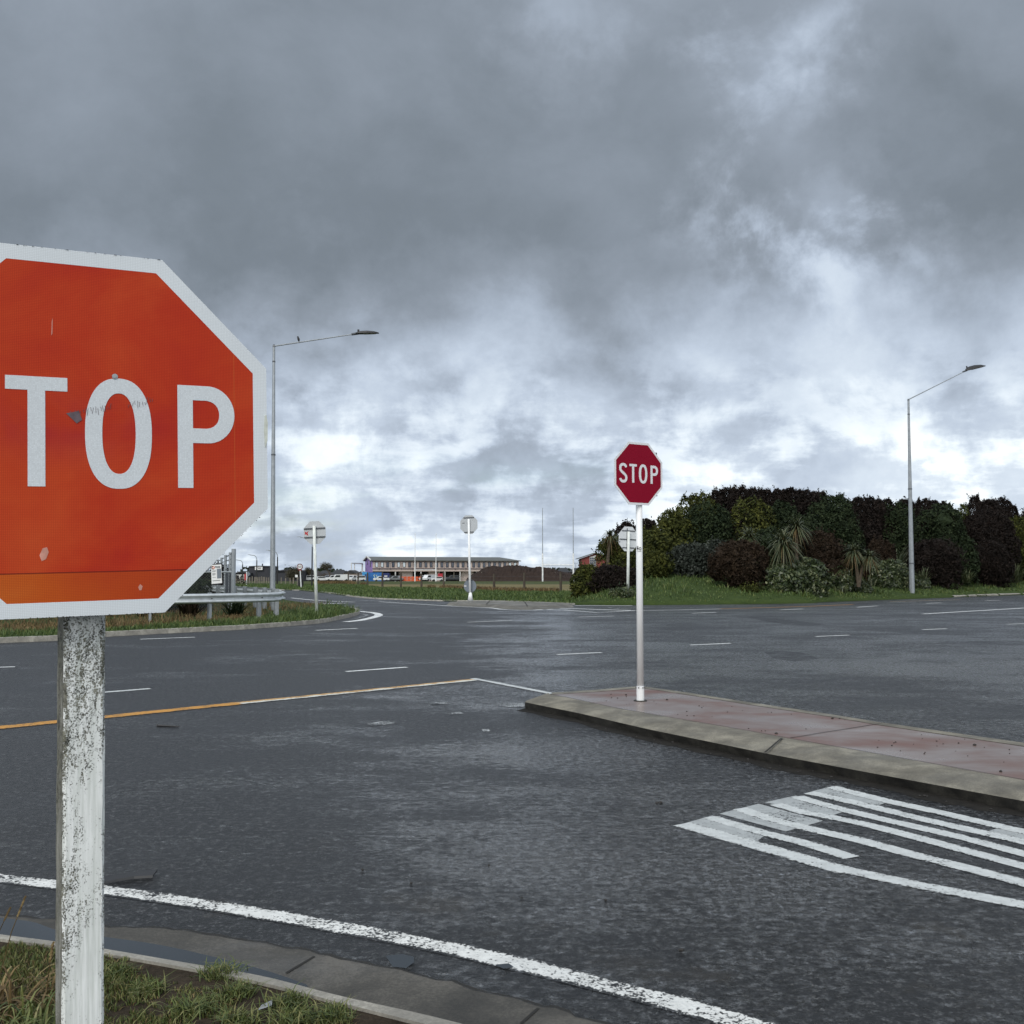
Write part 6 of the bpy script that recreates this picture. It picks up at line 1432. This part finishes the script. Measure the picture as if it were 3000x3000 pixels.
# rough dead growth under the field fence
X = rg_.uniform(-28, 9, 16000); lx = [U(*q).x for q in fpx]; ly = [U(*q).y for q in fpx]; Y_ = np.interp(X, lx, ly)+rg_.normal(0, .9, len(X)); sel = vnoise(X*.6, X*.1, 12) > -.1
grass('rough_growth', 'rusty rough growth along the foot of the field fence', X[sel], Y_[sel], np.zeros(sel.sum()), .15+.35*rg_.random(sel.sum()), .05, .8, 'grass_dry', rg_)
ex = []; 
NN = 90000; si = rg_.uniform(0, 60, NN); tt = rg_.uniform(.3, 15, NN)**1.0
ii = si.astype(int).clip(0, 59); fr_ = si-ii
BX = np.array([[p.x, p.y] for p in bedge]); BN = np.array([[q.x, q.y] for q in bn])
XY = BX[ii]*(1-fr_)[:, None]+BX[ii+1]*fr_[:, None]+BN[ii]*tt[:, None]
zz = .05+np.interp(si, [0, 4, 12], [1.5, 1.5, 1.0])*np.clip(tt/9.5, 0, 1)**.85*np.clip(si/1.8+.15, 0, 1)
dn = vnoise(XY[:, 0]*.8, XY[:, 1]*.8, 15); hb_ = (.08+.20*rg_.random(NN))*np.clip(.8+.9*dn, .3, 2)*np.clip(tt/2, .35, 1)
grass('bank_grass', 'green grass on the low bank below the shrubs', XY[:, 0], XY[:, 1], zz-.02, hb_, .045, .7, 'grass_lush', rg_)
sel = rg_.random(NN) < .16*(dn > 0); grass('bank_grass', 'pale seeding stalks in the bank grass', XY[sel, 0], XY[sel, 1], zz[sel]-.02, hb_[sel]*1.5, .03, .6, 'grass', rg_)

# ============================================================ SMALL THINGS
M['stone'] = simple('dark_stone', (.03, .028, .027), .8, 0, .4, 30)
def pebble(x, y, z, r, sd):
    rr_ = random.Random(sd); b = MB(); ell(b, (0, 0, 0), (r*rr_.uniform(.8, 1.3), r*rr_.uniform(.7, 1.1), r*rr_.uniform(.5, .8)), 7, 5); b.v = [v*rr_.uniform(.85, 1.15) for v in b.v]
    o = b.obj('pebble', M['stone']); o.location = (x, y, z+r*.4); return o
ipx = [(1790,2034),(1791,2043),(1809,2045),(1834,2036),(1835,2041),(1776,2053),(1916,2054),(1954,2050),(1836,2063),(1844,2062),(1922,2062),(2048,2068),(2056,2073),(2060,2069),(2144,2070),(2131,2086),(2013,2096),(2033,2097),(1986,2093),(2086,2099),(2012,2084),(2176,2082),(2193,2134),(2242,2141),(2274,2149),(2231,2141),(2439,2105),(2460,2105),(2475,2109),(2482,2103),(2361,2135),(2250,2088),(2260,2087),(2318,2092),(2613,2184),(2619,2176),(2624,2174),(2676,2180),(2700,2152),(2702,2163),(2744,2171),(2752,2165),(2745,2185),(2763,2179),(2808,2177),(2800,2200),(2855,2183),(2884,2189),(2957,2196),(2958,2207),(2708,2208),(2710,2204),(2638,2199),(2835,2214),(2941,2232),(2932,2260),(2571,2189),(2575,2169),(2826,2165)]
big = {(1954,2050),(2439,2105),(2932,2260),(2274,2149),(2855,2183),(1834,2036)}
for i, (x, y) in enumerate(ipx):
    p = U(x, y, IZ); r = .014 if (x, y) in big else random.uniform(.004, .008)
    o = pebble(p.x, p.y, IZ-.003, r, i); tag(o, 'small dark stone lying on the red island surface', 'pebble', 'loose stones on the red island')
for i in range(46):
    k = random.randint(4, 57); c_ = Cc[k]; o = pebble(c_.x-random.uniform(.0, .22)*.7, c_.y-random.uniform(.03, .30), .003, random.uniform(.004, .012), 200+i); tag(o, 'bit of grit lying along the foot of the island kerb', 'pebble', 'grit along the island kerb')
for i, (x, y, r) in enumerate([(1925, 2355, .014), (1936, 2353, .012), (1995, 2787, .010), (1432, 2538, .010), (1205, 2590, .009), (1774, 2640, .009), (1528, 2632, .007), (1062, 2550, .008)]):
    p = U(x, y); o = pebble(p.x, p.y, .002, r, 300+i); tag(o, 'single dark stone lying loose on the seal', 'pebble', 'loose stones on the seal')
# strip of rubber lying by the edge line and a twig
pts = [U(300, 2588), U(350, 2578), U(400, 2570), U(455, 2567)]; b = MB()
A = [p+Vector((0, .03, .018)) for p in pts]; B = [p+Vector((0, -.035, .010)) for p in pts]; b.strip(A, B); b.strip(B, [p+Vector((0, -.04, .001)) for p in pts]); o = b.obj('rubber_strip', simple('rubber', (.03, .031, .034), .6)); o.modifiers.new('t', 'SOLIDIFY').thickness = .008; tag(o, 'flat strip of torn black rubber beside the edge line', 'rubber strip')
p, q = U(460, 2128), U(525, 2131); o = MB().tube(p+Vector((0, 0, .01)), q+Vector((0, 0, .008)), .012, .006, 5).obj('twig', M['dark_metal']); tag(o, 'dark twig on the seal below the yellow line', 'twig')
